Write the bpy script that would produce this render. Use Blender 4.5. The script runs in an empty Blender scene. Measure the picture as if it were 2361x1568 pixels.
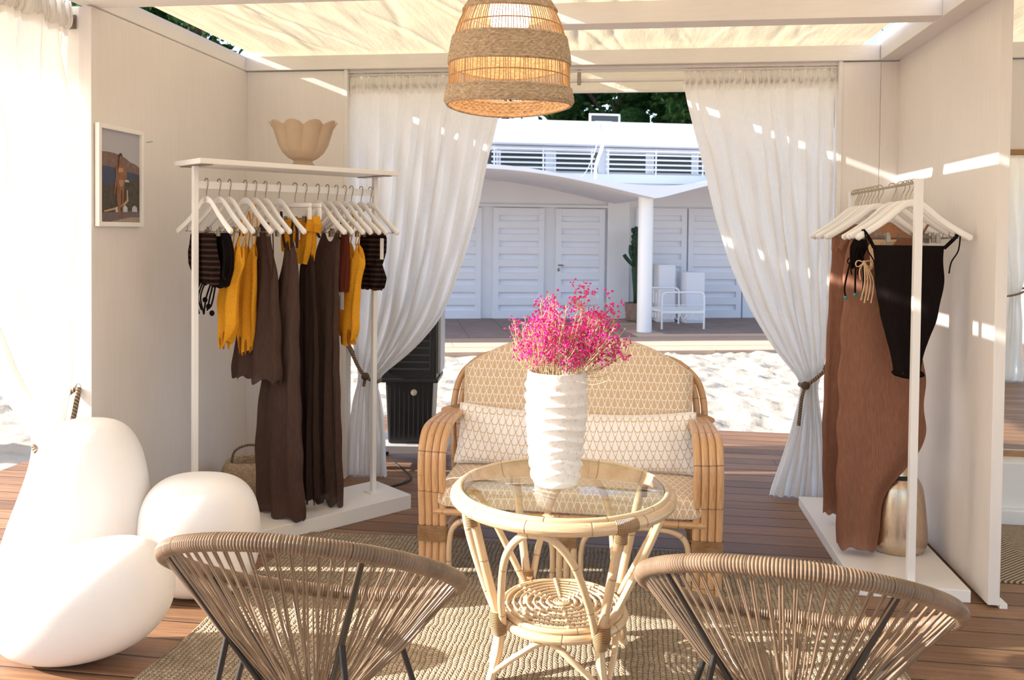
import bpy, bmesh, math, random
import numpy as np
from mathutils import Matrix, Vector, noise as mnoise
random.seed(7); rng = np.random.default_rng(7)
PI = math.pi
sc = bpy.context.scene; COL = sc.collection

# ------------------------------------------------------------ camera, light, exposure
F_PX, YAW, PITCH, ROLL, SH = 1958.7, 0.13821, 0.02345, 0.01026, 198.6
cam_d = bpy.data.cameras.new('camera'); cam = bpy.data.objects.new('camera', cam_d); COL.objects.link(cam)
cam_d.sensor_fit = 'HORIZONTAL'; cam_d.sensor_width = 36; cam_d.lens = 36 * F_PX / 2361; cam_d.shift_y = -SH / 2361
cam_d.clip_start = .05; cam_d.clip_end = 300
_cy, _sy, _cp, _sp, _cr, _sr = math.cos(YAW), math.sin(YAW), math.cos(PITCH), math.sin(PITCH), math.cos(ROLL), math.sin(ROLL)
_right = Vector((_cy, _sy, 0)); _up = Vector((0, 0, 1)); _fwd = Vector((-_sy, _cy, 0))
_f2 = _fwd * _cp - _up * _sp; _u2 = _up * _cp + _fwd * _sp
_r3 = _right * _cr + _u2 * _sr; _u3 = _u2 * _cr - _right * _sr
m = Matrix((( _r3.x, _u3.x, -_f2.x, 0), (_r3.y, _u3.y, -_f2.y, 0), (_r3.z, _u3.z, -_f2.z, 1.5), (0, 0, 0, 1)))
cam.matrix_world = m
sc.camera = cam
cam_d.dof.use_dof = True; cam_d.dof.focus_distance = 2.9; cam_d.dof.aperture_fstop = 7.1

SUN = Vector((1, .15, -.385)).normalized()
sd = bpy.data.lights.new('sun', 'SUN'); sd.energy = 11.0; sd.angle = .009; sd.color = (1, .935, .87)
so = bpy.data.objects.new('sun', sd); COL.objects.link(so); so.location = (-6, -1, 5)
so.rotation_euler = SUN.to_track_quat('-Z', 'Y').to_euler()

w = bpy.data.worlds.new('sky'); sc.world = w; w.use_nodes = True
wn = w.node_tree; bg = wn.nodes['Background']
sky = wn.nodes.new('ShaderNodeTexSky'); sky.sky_type = 'NISHITA'; sky.sun_disc = False
sky.sun_elevation = math.radians(32); sky.sun_rotation = math.radians(-98); sky.air_density = 1.0; sky.dust_density = 2.0
wn.links.new(sky.outputs[0], bg.inputs[0]); bg.inputs[1].default_value = .29
sc.view_settings.view_transform = 'Standard'; sc.view_settings.look = 'None'
sc.view_settings.exposure = .54; sc.view_settings.gamma = 1; sc.view_settings.use_curve_mapping = False
sc.cycles.max_bounces = 9; sc.cycles.diffuse_bounces = 5; sc.cycles.transparent_max_bounces = 12
sc.cycles.sample_clamp_indirect = 6

# ------------------------------------------------------------ mesh helpers
class MB:
    def __init__(s): s.v = []; s.f = []; s.uv = []; s.sm = []; s.n = 0
    def add(s, V, Fc, UV=None, smooth=True):
        V = np.asarray(V, float); o = s.n
        s.v.append(V); s.n += len(V)
        s.uv.append(np.asarray(UV, float) if UV is not None else V[:, :2])
        for f in Fc: s.f.append([i + o for i in f])
        s.sm += [smooth] * len(Fc); return s
    def xf(s, M):
        R = np.array(M.to_3x3()); t = np.array(M.translation)
        s.v = [v @ R.T + t for v in s.v]; return s
    def join(s, o):
        k = s.n
        s.v += o.v; s.uv += o.uv; s.n += o.n; s.f += [[i + k for i in f] for f in o.f]; s.sm += o.sm; return s
def mesh_of(name, mb, mat):
    V = np.concatenate(mb.v); UV = np.concatenate(mb.uv)
    me = bpy.data.meshes.new(name); me.from_pydata(V.tolist(), [], mb.f)
    uvl = me.uv_layers.new(name='UVMap'); li = np.zeros(len(me.loops), dtype=np.int32)
    me.loops.foreach_get('vertex_index', li); uvl.data.foreach_set('uv', UV[li].ravel())
    me.polygons.foreach_set('use_smooth', mb.sm)
    me.materials.append(mat); me.update(); return me
def ob(name, mb, mat, parent=None, label=None):
    """one mesh object; coordinates are world ones unless the parent Empty was made with local=True"""
    o = bpy.data.objects.new(name, mesh_of(name, mb, mat)); COL.objects.link(o)
    if parent is not None:
        o.parent = parent
        if parent.name in PM: o.matrix_parent_inverse = PM[parent.name].inverted()
    if label: o['label'] = label
    return o
PM = {}
def sub(name, mb, mat, parent, label=None):
    """a mesh whose coordinates share the frame of its parent part"""
    o = bpy.data.objects.new(name, mesh_of(name, mb, mat)); COL.objects.link(o); o.parent = parent
    if label: o['label'] = label
    return o
def empty(name, loc=(0, 0, 0), rz=0):
    o = bpy.data.objects.new(name, None); COL.objects.link(o); o.location = loc; o.rotation_euler = (0, 0, rz)
    o.empty_display_size = .05
    PM[o.name] = Matrix.Translation(loc) @ Matrix.Rotation(rz, 4, 'Z'); return o
def pt(name, mb, mat, parent, label=None):
    """part in the LOCAL frame of the thing's Empty"""
    o = bpy.data.objects.new(name, mesh_of(name, mb, mat)); COL.objects.link(o); o.parent = parent
    if label: o['label'] = label
    return o
def tag(o, label=None, cat=None, group=None, kind=None):
    if label: o['label'] = label
    if cat: o['category'] = cat
    if group: o['group'] = group
    if kind: o['kind'] = kind
    return o
def st(name, mb, mat):
    o = ob(name, mb, mat); o['kind'] = 'structure'; return o
def dup(root, loc=None, rz=None, label=None, group=None):
    r = root.copy(); COL.objects.link(r)
    if loc is not None: r.location = loc
    if rz is not None: r.rotation_euler = (0, 0, rz)
    if label: r['label'] = label
    if group: r['group'] = group
    for ch in list(root.children):
        c = ch.copy(); COL.objects.link(c); c.parent = r
        for g in list(ch.children):
            d = g.copy(); COL.objects.link(d); d.parent = c
    return r

def box(x0, x1, y0, y1, z0, z1, bev=.004, M=None, mb=None):
    bm = bmesh.new(); bmesh.ops.create_cube(bm, size=1)
    bmesh.ops.scale(bm, vec=(x1 - x0, y1 - y0, z1 - z0), verts=bm.verts)
    bmesh.ops.translate(bm, vec=((x0 + x1) / 2, (y0 + y1) / 2, (z0 + z1) / 2), verts=bm.verts)
    bev = min(bev, .45 * min(abs(x1 - x0), abs(y1 - y0), abs(z1 - z0)))
    if bev > 0: bmesh.ops.bevel(bm, geom=bm.edges[:], offset=bev, segments=2, profile=.6, affect='EDGES')
    if M is not None: bm.transform(M)
    V = [v.co[:] for v in bm.verts]; Fc = [[v.index for v in f.verts] for f in bm.faces]
    UV = []
    bm.normal_update()
    for v in bm.verts:
        UV.append((v.co.x + v.co.y, v.co.z if abs(v.co.z) > 0 else 0))
    bm.free(); mb = mb or MB()
    return mb.add(V, Fc, UV, smooth=False)
def cr(P, per=8, closed=False):
    P = np.asarray(P, float); n = len(P); out = []
    idx = range(n) if closed else range(n - 1)
    for i in idx:
        if closed: p0, p1, p2, p3 = P[i - 1], P[i], P[(i + 1) % n], P[(i + 2) % n]
        else: p0, p1, p2, p3 = P[max(i - 1, 0)], P[i], P[i + 1], P[min(i + 2, n - 1)]
        for k in range(per):
            t = k / per
            out.append(.5 * ((2 * p1) + (-p0 + p2) * t + (2 * p0 - 5 * p1 + 4 * p2 - p3) * t * t + (-p0 + 3 * p1 - 3 * p2 + p3) * t ** 3))
    if not closed: out.append(P[-1])
    return np.array(out)
def tube(P, r, n=10, closed=False, caps=True, rf=None, mb=None, flat=None):
    """tube along path P; rf(i, s) radius factor; uv = (around, length) in metres; flat=(a,b) elliptic"""
    P = np.asarray(P, float); N = len(P)
    if closed: P = np.vstack([P, P[:1]]); N += 1
    T = np.gradient(P, axis=0)
    if closed: T[0] = T[-1] = P[1] - P[-2]
    T /= np.linalg.norm(T, axis=1)[:, None] + 1e-12
    L = np.concatenate([[0], np.cumsum(np.linalg.norm(np.diff(P, axis=0), axis=1))])
    a = np.array([0, 0, 1.]) if abs(T[0][2]) < .9 else np.array([1., 0, 0])
    u = np.cross(T[0], a); u /= np.linalg.norm(u); U = [u]
    for i in range(1, N):
        u = U[-1] - T[i] * (U[-1] @ T[i]); u /= np.linalg.norm(u) + 1e-12; U.append(u)
    U = np.array(U); Vv = np.cross(T, U)
    if closed:   # close the twist
        ang = math.atan2(U[-1] @ Vv[0], U[-1] @ U[0]); al = -ang * L / L[-1]
        U, Vv = U * np.cos(al)[:, None] + Vv * np.sin(al)[:, None], Vv * np.cos(al)[:, None] - U * np.sin(al)[:, None]
    th = np.linspace(0, 2 * PI, n + 1)
    R = np.full(N, float(r)) if np.isscalar(r) else np.asarray(r, float)
    if closed and len(R) == N - 1: R = np.append(R, R[0])
    if rf is not None: R = R * rf(L)
    fa, fb = flat or (1, 1)
    V = P[:, None, :] + R[:, None, None] * (np.cos(th)[None, :, None] * U[:, None, :] * fa + np.sin(th)[None, :, None] * Vv[:, None, :] * fb)
    UV = np.stack(np.broadcast_arrays(th[None, :] / (2 * PI), L[:, None]), 2)
    m1 = n + 1; Fc = []
    for i in range(N - 1):
        for j in range(n): Fc.append((i * m1 + j, i * m1 + j + 1, (i + 1) * m1 + j + 1, (i + 1) * m1 + j))
    mb = mb or MB(); mb.add(V.reshape(-1, 3), Fc, UV.reshape(-1, 2))
    if caps and not closed:
        for e, k in ((0, 0), (N - 1, 1)):
            ring = V[e, :n]; fc = list(range(n)); fc = fc[::-1] if k == 0 else fc
            mb.add(ring, [fc], np.tile([0, L[e]], (n, 1)), smooth=False)
    return mb
def lathe(prof, n=48, rf=None, mb=None, cx=0, cy=0, closed=False):
    prof = np.asarray(prof, float); th = np.linspace(0, 2 * PI, n + 1); N = len(prof)
    L = np.concatenate([[0], np.cumsum(np.hypot(*np.diff(prof, axis=0).T))])
    V = np.zeros((N, n + 1, 3)); UV = np.zeros((N, n + 1, 2))
    for i, (r, z) in enumerate(prof):
        rr = r if rf is None else np.array([rf(t, z, r) for t in th[:-1]] + [rf(0, z, r)])
        V[i, :, 0] = cx + rr * np.cos(th); V[i, :, 1] = cy + rr * np.sin(th); V[i, :, 2] = z
        UV[i, :, 0] = th / (2 * PI); UV[i, :, 1] = L[i]
    Fc = [(i * (n + 1) + j, i * (n + 1) + j + 1, (i + 1) * (n + 1) + j + 1, (i + 1) * (n + 1) + j) for i in range(N - 1) for j in range(n)]
    mb = mb or MB(); return mb.add(V.reshape(-1, 3), Fc, UV.reshape(-1, 2))
def grid(nu, nv, fn, mb=None, flip=False, wrap=False):
    """fn(U, V) arrays (nv+1, nu+1) in 0..1 -> X, Y, Z[, a, b]"""
    U, V = np.meshgrid(np.linspace(0, 1, nu + 1), np.linspace(0, 1, nv + 1))
    r = fn(U, V); X = np.stack([np.broadcast_to(c, U.shape) for c in r[:3]], 2)
    UV = np.stack([np.broadcast_to(c, U.shape) for c in (r[3:5] if len(r) > 3 else (U, V))], 2)
    m1 = nu + 1
    Fc = [(i * m1 + j, i * m1 + j + 1, (i + 1) * m1 + j + 1, (i + 1) * m1 + j) for i in range(nv) for j in range(nu)]
    if flip: Fc = [f[::-1] for f in Fc]
    mb = mb or MB(); return mb.add(X.reshape(-1, 3), Fc, UV.reshape(-1, 2))
def prism(poly, h, M=None, mb=None, smooth=False):
    """poly in xy extruded 0..h along z then transformed"""
    n = len(poly); V = [(x, y, 0) for x, y in poly] + [(x, y, h) for x, y in poly]
    Fc = [list(range(n))[::-1], list(range(n, 2 * n))] + [(i, (i + 1) % n, n + (i + 1) % n, n + i) for i in range(n)]
    if M is not None: V = [tuple(M @ Vector(v)) for v in V]
    mb = mb or MB(); UV = [(x, y) for x, y in poly] * 2
    return mb.add(V, Fc, UV, smooth)
def ell(c, r, n=12, mb=None, p=1.0):
    """ellipsoid / superellipsoid"""
    def sg(x): return np.sign(x) * np.abs(x) ** p
    def fn(U, V):
        a = U * 2 * PI; b = (V - .5) * PI
        return c[0] + r[0] * sg(np.cos(b)) * sg(np.cos(a)), c[1] + r[1] * sg(np.cos(b)) * sg(np.sin(a)), c[2] + r[2] * sg(np.sin(b))
    return grid(n * 2, n, fn, mb)

# ------------------------------------------------------------ materials
class NT:
    def __init__(s, name):
        s.m = bpy.data.materials.new(name); s.m.use_nodes = True; s.t = s.m.node_tree; s.t.nodes.clear()
        s.out = s.t.nodes.new('ShaderNodeOutputMaterial')
    def n(s, typ, **k):
        nd = s.t.nodes.new(typ)
        for a, b in k.items(): setattr(nd, a, b)
        return nd
    def l(s, a, b): s.t.links.new(a, b)
    def set(s, sock, v):
        if isinstance(v, bpy.types.NodeSocket): s.l(v, sock)
        elif v is not None: sock.default_value = v if not (isinstance(v, tuple) and len(v) == 3 and sock.type == 'RGBA') else (*v, 1)
    def M(s, op, a, b=None, c=None, clamp=False):
        nd = s.n('ShaderNodeMath', operation=op, use_clamp=clamp)
        for i, v in enumerate((a, b, c)):
            if v is not None: s.set(nd.inputs[i], v)
        return nd.outputs[0]
    def co(s, kind='Object'): return s.n('ShaderNodeTexCoord').outputs[kind]
    def xyz(s, v):
        nd = s.n('ShaderNodeSeparateXYZ'); s.l(v, nd.inputs[0]); return nd.outputs
    def vec(s, x, y, z=0.):
        nd = s.n('ShaderNodeCombineXYZ')
        for i, v in enumerate((x, y, z)): s.set(nd.inputs[i], v)
        return nd.outputs[0]
    def map(s, v, sc=(1, 1, 1), loc=(0, 0, 0), rot=(0, 0, 0)):
        nd = s.n('ShaderNodeMapping'); s.l(v, nd.inputs[0]); nd.inputs[1].default_value = loc; nd.inputs[2].default_value = rot; nd.inputs[3].default_value = sc
        return nd.outputs[0]
    def noise(s, v, scale=5, det=3, rough=.5, out=0):
        nd = s.n('ShaderNodeTexNoise'); s.set(nd.inputs['Vector'], v); nd.inputs['Scale'].default_value = scale
        nd.inputs['Detail'].default_value = det; nd.inputs['Roughness'].default_value = rough; return nd.outputs[out]
    def mix(s, f, a, b, mode='MIX'):
        nd = s.n('ShaderNodeMix', data_type='RGBA', blend_type=mode)
        s.set(nd.inputs[0], f); s.set(nd.inputs[6], a); s.set(nd.inputs[7], b); return nd.outputs[2]
    def ramp(s, v, a, b, lo=0., hi=1.):
        nd = s.n('ShaderNodeMapRange'); s.set(nd.inputs[0], v); nd.inputs[1].default_value = a; nd.inputs[2].default_value = b
        nd.inputs[3].default_value = lo; nd.inputs[4].default_value = hi; return nd.outputs[0]
    def bump(s, h, st=.3, dist=.01):
        nd = s.n('ShaderNodeBump'); nd.inputs['Strength'].default_value = st; nd.inputs['Distance'].default_value = dist; s.l(h, nd.inputs['Height']); return nd.outputs[0]
    def bsdf(s, col, rough=.5, metal=0, bump=None, **k):
        nd = s.n('ShaderNodeBsdfPrincipled'); s.set(nd.inputs['Base Color'], col); s.set(nd.inputs['Roughness'], rough); s.set(nd.inputs['Metallic'], metal)
        if bump is not None: s.l(bump, nd.inputs['Normal'])
        for a, b in k.items(): s.set(nd.inputs[a.replace('_', ' ')], b)
        s.l(nd.outputs[0], s.out.inputs[0]); return nd
    def cloth(s, col, tr=.35, hole=0., bump=None, rough=1., trc=None):
        d = s.n('ShaderNodeBsdfDiffuse'); t = s.n('ShaderNodeBsdfTranslucent'); s.set(d.inputs[0], col); s.set(t.inputs[0], trc if trc is not None else col)
        if bump is not None: s.l(bump, d.inputs['Normal']); s.l(bump, t.inputs['Normal'])
        mx = s.n('ShaderNodeMixShader'); s.set(mx.inputs[0], tr); s.l(d.outputs[0], mx.inputs[1]); s.l(t.outputs[0], mx.inputs[2]); o = mx.outputs[0]
        if not (isinstance(hole, float) and hole == 0.):
            tp = s.n('ShaderNodeBsdfTransparent'); m2 = s.n('ShaderNodeMixShader'); s.set(m2.inputs[0], hole); s.l(o, m2.inputs[1]); s.l(tp.outputs[0], m2.inputs[2]); o = m2.outputs[0]
        s.l(o, s.out.inputs[0]); return s.m
def hexc(h, k=1.0):
    h = h.lstrip('#'); c = [int(h[i:i + 2], 16) / 255 for i in (0, 2, 4)]
    return tuple(((x / 12.92) if x <= .04045 else ((x + .055) / 1.055) ** 2.4) * k for x in c)
def plain(name, col, rough=.5, metal=0, var=.0, vs=6, bs=0., bsc=60, **k):
    t = NT(name); o = t.co(); c = col
    if var > 0:
        f = t.ramp(t.noise(o, vs, 4), .3, .7, 1 - var, 1.0); c = t.mix(1.0, col, t.vec(f, f, f), 'MULTIPLY')
    b = t.bump(t.noise(o, bsc, 4), bs, .004) if bs > 0 else None
    t.bsdf(c, rough, metal, b, **k); return t.m
# ------------------------------------------------------------ material library
def m_white_paint(name, col, grain=(7, 7, .5), var=.05, rough=.45, bs=.12):
    t = NT(name); o = t.co(); g = t.noise(t.map(o, grain), 9, 5, .6)
    f = t.ramp(g, .3, .75, 1 - var, 1.0); st = t.noise(t.map(o, (1.3, 1.3, .6)), 2, 4)
    f2 = t.ramp(st, .35, .7, 1 - var, 1.0); c = t.mix(1.0, col, t.vec(f, f, f), 'MULTIPLY'); c = t.mix(1.0, c, t.vec(f2, f2, f2), 'MULTIPLY')
    t.bsdf(c, rough, 0, t.bump(g, bs, .004)); return t.m
WALL = m_white_paint('white_painted_panel', (.80, .755, .725))
TRIM = m_white_paint('white_painted_timber', (.81, .78, .755), (1, 7, 7))
FURN = plain('white_lacquer', (.82, .80, .78), .35, var=.04, vs=3)
HANG = plain('white_hanger_paint', (.84, .82, .80), .3)
STEEL = plain('brushed_steel', (.30, .26, .22), .35, 1)
BRASS = plain('warm_metal_rail', (.42, .35, .24), .35, 1)
BLACKM = plain('black_powder_coat', (.012, .012, .014), .35)
def m_deck(name, c1, c2, pitch, off, dark=.25, rough=.5, axis='y', soil=.0):
    t = NT(name); o = t.co(); X = t.xyz(o); a, l = (X[1], X[0]) if axis == 'y' else (X[0], X[1])
    q = t.M('DIVIDE', t.M('SUBTRACT', a, off), pitch); fid = t.M('FLOOR', q); fr = t.M('FRACT', q)
    wn_ = t.n('ShaderNodeTexWhiteNoise', noise_dimensions='1D'); t.l(fid, wn_.inputs['W']); rnd = wn_.outputs['Value']
    v = t.vec(t.M('MULTIPLY', l, .9), t.M('MULTIPLY', a, 26), t.M('MULTIPLY', rnd, 37.))
    g = t.noise(v, 2.2, 6, .62)
    c = t.mix(t.ramp(g, .3, .72), c1, c2)
    br = t.ramp(rnd, 0, 1, .72, 1.18); c = t.mix(1.0, c, t.vec(br, br, br), 'MULTIPLY')
    # board joints along the length
    le = t.M('FRACT', t.M('ADD', t.M('DIVIDE', l, 2.4), t.M('MULTIPLY', rnd, 3.7))); jt = t.M('LESS_THAN', le, .0018)
    gap = t.M('MAXIMUM', t.M('LESS_THAN', t.M('MINIMUM', fr, t.M('SUBTRACT', 1., fr)), .022), jt)
    edge = t.ramp(t.M('MINIMUM', fr, t.M('SUBTRACT', 1., fr)), .02, .07, 0, 1)
    c = t.mix(gap, c, (.012, .006, .004))
    if soil > 0:
        sn = t.ramp(t.noise(o, 3.5, 6, .7), .55, .75, 0, soil); c = t.mix(sn, c, (.5, .42, .33))
    h = t.M('ADD', t.M('MULTIPLY', edge, 1.), t.M('MULTIPLY', g, .25))
    t.bsdf(c, t.ramp(g, .3, .7, rough - .08, rough + .12), 0, t.bump(h, .6, .006)); return t.m
DECK = m_deck('hardwood_deck', (.15, .070, .036), (.31, .170, .085), .1352, 3.56, soil=.12)
TERR = m_deck('terrace_boards', (.40, .27, .19), (.54, .40, .30), .5, 11.3, rough=.7)
def m_sand():
    t = NT('beach_sand'); o = t.co(); n1 = t.noise(o, 3.2, 6, .65); n2 = t.noise(o, 260, 2, .6)
    c = t.mix(t.ramp(n2, .3, .7), (.31, .26, .205), (.43, .38, .31)); c = t.mix(t.ramp(n1, .35, .7), c, (.47, .42, .35))
    t.bsdf(c, .95, 0, t.bump(t.M('ADD', t.M('MULTIPLY', n1, 6), t.M('MULTIPLY', n2, .35)), .5, .012)); return t.m
SAND = m_sand()
def m_rug(name, c1, c2, kx=52, ky=70, spiral=False):
    t = NT(name); o = t.co(); X = t.xyz(o); wob = t.noise(o, 9, 3)
    x = t.M('ADD', t.M('MULTIPLY', X[0], kx), t.M('MULTIPLY', wob, 1.6)); ix = t.M('FLOOR', x); fx = t.M('FRACT', x)
    y = t.M('ADD', t.M('ADD', t.M('MULTIPLY', X[1], ky), t.M('MULTIPLY', t.M('ABSOLUTE', t.M('SUBTRACT', fx, .5)), 1.3)), t.M('MULTIPLY', t.noise(o, 14, 2), 3.)); fy = t.M('FRACT', y)
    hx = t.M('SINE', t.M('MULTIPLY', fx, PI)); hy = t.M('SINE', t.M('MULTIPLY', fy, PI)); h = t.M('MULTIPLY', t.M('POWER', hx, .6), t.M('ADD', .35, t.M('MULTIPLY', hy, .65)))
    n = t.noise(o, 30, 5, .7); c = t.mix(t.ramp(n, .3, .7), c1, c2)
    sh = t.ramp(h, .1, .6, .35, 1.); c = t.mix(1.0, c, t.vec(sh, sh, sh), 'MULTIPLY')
    t.bsdf(c, .9, 0, t.bump(t.M('ADD', h, t.M('MULTIPLY', t.noise(o, 300, 2), .3)), 1.0, .012)); return t.m
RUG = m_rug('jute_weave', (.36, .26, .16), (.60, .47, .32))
def m_canopy():
    t = NT('cream_canopy_fabric'); o = t.co(); n = t.noise(t.map(o, (1, 1, 1)), 260, 2, .6); n2 = t.noise(o, 2.2, 5, .6)
    c = t.mix(t.ramp(n2, .3, .7), (.85, .76, .60), (.89, .82, .69)); f = t.ramp(n, .3, .7, .9, 1.); c = t.mix(1.0, c, t.vec(f, f, f), 'MULTIPLY')
    return t.cloth(c, .32, trc=t.mix(1.0, c, (1., .92, .72), 'MULTIPLY'), bump=t.bump(t.M('ADD', t.M('ADD', n, t.M('MULTIPLY', n2, 2.)), t.M('MULTIPLY', t.noise(t.map(o, (14, 2.2, 1), rot=(0, 0, .12)), 1.2, 5, .55), 5.)), .28, .010))
CANOPY = m_canopy()
def m_voile():
    t = NT('white_voile'); o = t.co(); n = t.noise(t.map(o, (60, 60, 3)), 5, 3)
    f = t.ramp(n, .3, .7, .93, 1.); c = t.mix(1.0, (.95, .935, .91), t.vec(f, f, f), 'MULTIPLY'); return t.cloth(c, .5, 0.)
VOILE = m_voile()
VOILE2 = NT('folded_header_cloth').cloth((.92, .90, .86), .30)
def m_rattan(name, c1, c2, node=.17, dark=(.16, .075, .03)):
    t = NT(name); uv = t.co('UV'); X = t.xyz(uv); o = t.co()
    q = t.M('FRACT', t.M('ADD', t.M('DIVIDE', X[1], node), t.M('MULTIPLY', t.noise(o, 1.7, 1), .6)))
    d = t.M('ABSOLUTE', t.M('SUBTRACT', q, .5)); nd = t.ramp(d, .0, .02, 1, 0)
    g = t.noise(t.vec(t.M('MULTIPLY', X[0], 9), t.M('MULTIPLY', X[1], 5), 0.), 3, 5, .6)
    sp = t.ramp(t.noise(o, 42, 3, .6), .66, .74, 0, .5)
    c = t.mix(t.ramp(g, .3, .7), c1, c2); c = t.mix(sp, c, dark); c = t.mix(t.M('MULTIPLY', nd, .75), c, dark)
    t.bsdf(c, .33, 0, t.bump(t.M('ADD', t.M('MULTIPLY', nd, -1.), t.M('MULTIPLY', g, .3)), .5, .004), Coat_Weight=.25, Coat_Roughness=.25); return t.m
RAT = m_rattan('honey_rattan', (.47, .255, .115), (.66, .41, .22))
RATP = m_rattan('pale_rattan', (.53, .36, .20), (.70, .52, .335), .2, (.28, .15, .07))
def m_wrap(name, c1, c2, k=160):
    t = NT(name); uv = t.co('UV'); X = t.xyz(uv); o = t.co(); s = t.M('SINE', t.M('MULTIPLY', X[1], k * 2 * PI / 1.))
    f = t.ramp(s, -1, .2, .35, 1.); n = t.noise(o, 18, 4); c = t.mix(t.ramp(n, .35, .65), c1, c2); c = t.mix(1.0, c, t.vec(f, f, f), 'MULTIPLY')
    t.bsdf(c, .4, 0, t.bump(s, .8, .004)); return t.m
BIND = m_wrap('cane_binding', (.50, .26, .11), (.66, .40, .20), 190)
BINDP = m_wrap('pale_cane_binding', (.46, .26, .12), (.62, .40, .21), 190)
CORDC = plain('taupe_cord', (.235, .16, .105), .33, var=.35, vs=14)
def m_rope():
    t = NT('brown_rope'); X = t.xyz(t.co('UV')); s = t.M('SINE', t.M('ADD', t.M('MULTIPLY', X[1], 420), t.M('MULTIPLY', X[0], 12.57)))
    t.bsdf(t.mix(t.ramp(s, -1, 1), (.10, .065, .04), (.36, .26, .17)), .9, 0, t.bump(s, .8, .004)); return t.m
ROPE = m_rope()
def m_drops(name, cd, cl, sx=.031, sy=.078):
    """rows of teardrops, each row sitting in the gaps of the one above"""
    t = NT(name); X = t.xyz(t.co('UV')); x0 = t.M('DIVIDE', X[0], sx); y0 = t.M('DIVIDE', X[1], sy)
    def drop(dx, dy, r, w, ap):
        fx = t.M('ABSOLUTE', t.M('SUBTRACT', t.M('FRACT', t.M('ADD', x0, dx)), .5)); y = t.M('FRACT', t.M('ADD', y0, dy))
        yc = t.M('MULTIPLY', t.M('SUBTRACT', y, .22), sy / sx); rr = t.M('SQRT', t.M('ADD', t.M('MULTIPLY', fx, fx), t.M('MULTIPLY', yc, yc)))
        wv = t.M('MULTIPLY', w, t.M('SUBTRACT', 1., t.M('DIVIDE', t.M('SUBTRACT', y, .22), ap - .22)))
        return t.M('MAXIMUM', t.M('LESS_THAN', rr, r), t.M('MULTIPLY', t.M('LESS_THAN', fx, wv), t.M('GREATER_THAN', y, .22)))
    ln = [t.M('MULTIPLY', drop(a_, a_, .495, .50, .79), t.M('SUBTRACT', 1., drop(a_, a_, .40, .41, .70))) for a_ in (0., .5)]
    f = t.M('SUBTRACT', 1., t.M('MAXIMUM', ln[0], ln[1])); o = t.co(); n = t.noise(o, 400, 2)
    c = t.mix(f, cl, cd); t.bsdf(c, .9, 0, t.bump(t.M('ADD', n, t.M('MULTIPLY', f, .4)), .25, .002), Sheen_Weight=.15); return t.m
DROPS = m_drops('beige_teardrop_fabric', (.62, .45, .29), (.86, .82, .76))
DROPSW = m_drops('white_teardrop_fabric', (.86, .84, .82), (.58, .42, .26), .034, .080)
def m_glass(name, col=(.93, 1, .97), rough=0., ior=1.5):
    t = NT(name); t.bsdf(col, rough, 0, None, Transmission_Weight=1.0, IOR=ior); return t.m
def m_pane():
    """clear table glass: straight-through transmission with fresnel reflection, so daylight passes"""
    t = NT('clear_table_glass'); g = t.n('ShaderNodeBsdfGlossy'); g.inputs['Roughness'].default_value = .01
    tp = t.n('ShaderNodeBsdfTransparent'); tp.inputs[0].default_value = (.95, .98, .965, 1)
    fr = t.n('ShaderNodeFresnel'); fr.inputs[0].default_value = 1.52; mx = t.n('ShaderNodeMixShader')
    f = t.M('MULTIPLY', t.M('MULTIPLY', fr.outputs[0], 1.7, clamp=True), t.M('SUBTRACT', 1., t.n('ShaderNodeNewGeometry').outputs['Backfacing']))
    t.l(f, mx.inputs[0]); t.l(tp.outputs[0], mx.inputs[1]); t.l(g.outputs[0], mx.inputs[2]); t.l(mx.outputs[0], t.out.inputs[0]); return t.m
PANE = m_pane()
def m_vase():
    t = NT('speckled_stoneware'); o = t.co(); n = t.noise(o, 55, 5, .7); n2 = t.noise(o, 8, 3)
    s = t.ramp(n, .52, .70, 0, .55); c = t.mix(s, (.82, .77, .72), (.42, .33, .27)); c = t.mix(t.M('MULTIPLY', t.ramp(n2, .4, .7), .3), c, (.66, .58, .52))
    t.bsdf(c, .75, 0, t.bump(t.noise(o, 160, 3), .3, .003)); return t.m
VASE = m_vase()
def fab(name, col, tr=.12, hole=0., k=(90, 90, 6), var=.18, sheen=0):
    t = NT(name); o = t.co(); n = t.noise(t.map(o, k), 3, 4, .6); f = t.ramp(n, .3, .7, 1 - var, 1 + var)
    c = t.mix(1.0, col, t.vec(f, f, f), 'MULTIPLY'); return t.cloth(c, tr, hole, t.bump(n, .3, .003))
YEL = fab('marigold_knit', (.83, .40, .035), .25, 0., (140, 140, 30)); YELD = fab('marigold_hole_shade', (.35, .12, .02), .1)
BRN = fab('brown_chiffon', (.092, .056, .045), .22, .04); BRND = fab('dark_brown_chiffon', (.05, .030, .024), .2, .05)
TAN = fab('terracotta_mesh', (.33, .160, .105), .3, .05); BLK = fab('black_jersey', (.012, .009, .009), .03)
RUST = fab('rust_knit', (.12, .03, .018), .1); BEIGE = fab('beige_cord', (.62, .42, .26), .1)
def m_stripe():
    t = NT('black_brown_stripe_knit'); X = t.xyz(t.co()); s = t.M('SINE', t.M('MULTIPLY', X[2], 2 * PI / .026))
    return t.cloth(t.mix(t.ramp(s, .1, .5), (.010, .008, .008), (.05, .024, .018)), .03)
STRIPE = m_stripe()
def m_lampbody():
    t = NT('white_translucent_plastic'); X = t.xyz(t.co()); s = t.M('SINE', t.M('MULTIPLY', X[2], 2 * PI / .0052))
    t.bsdf((.80, .775, .75), .42, 0, t.bump(s, .06, .002), Subsurface_Weight=.25, Subsurface_Radius=(.06, .05, .045), Subsurface_Scale=1.0); return t.m
LAMPB = m_lampbody()
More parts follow.
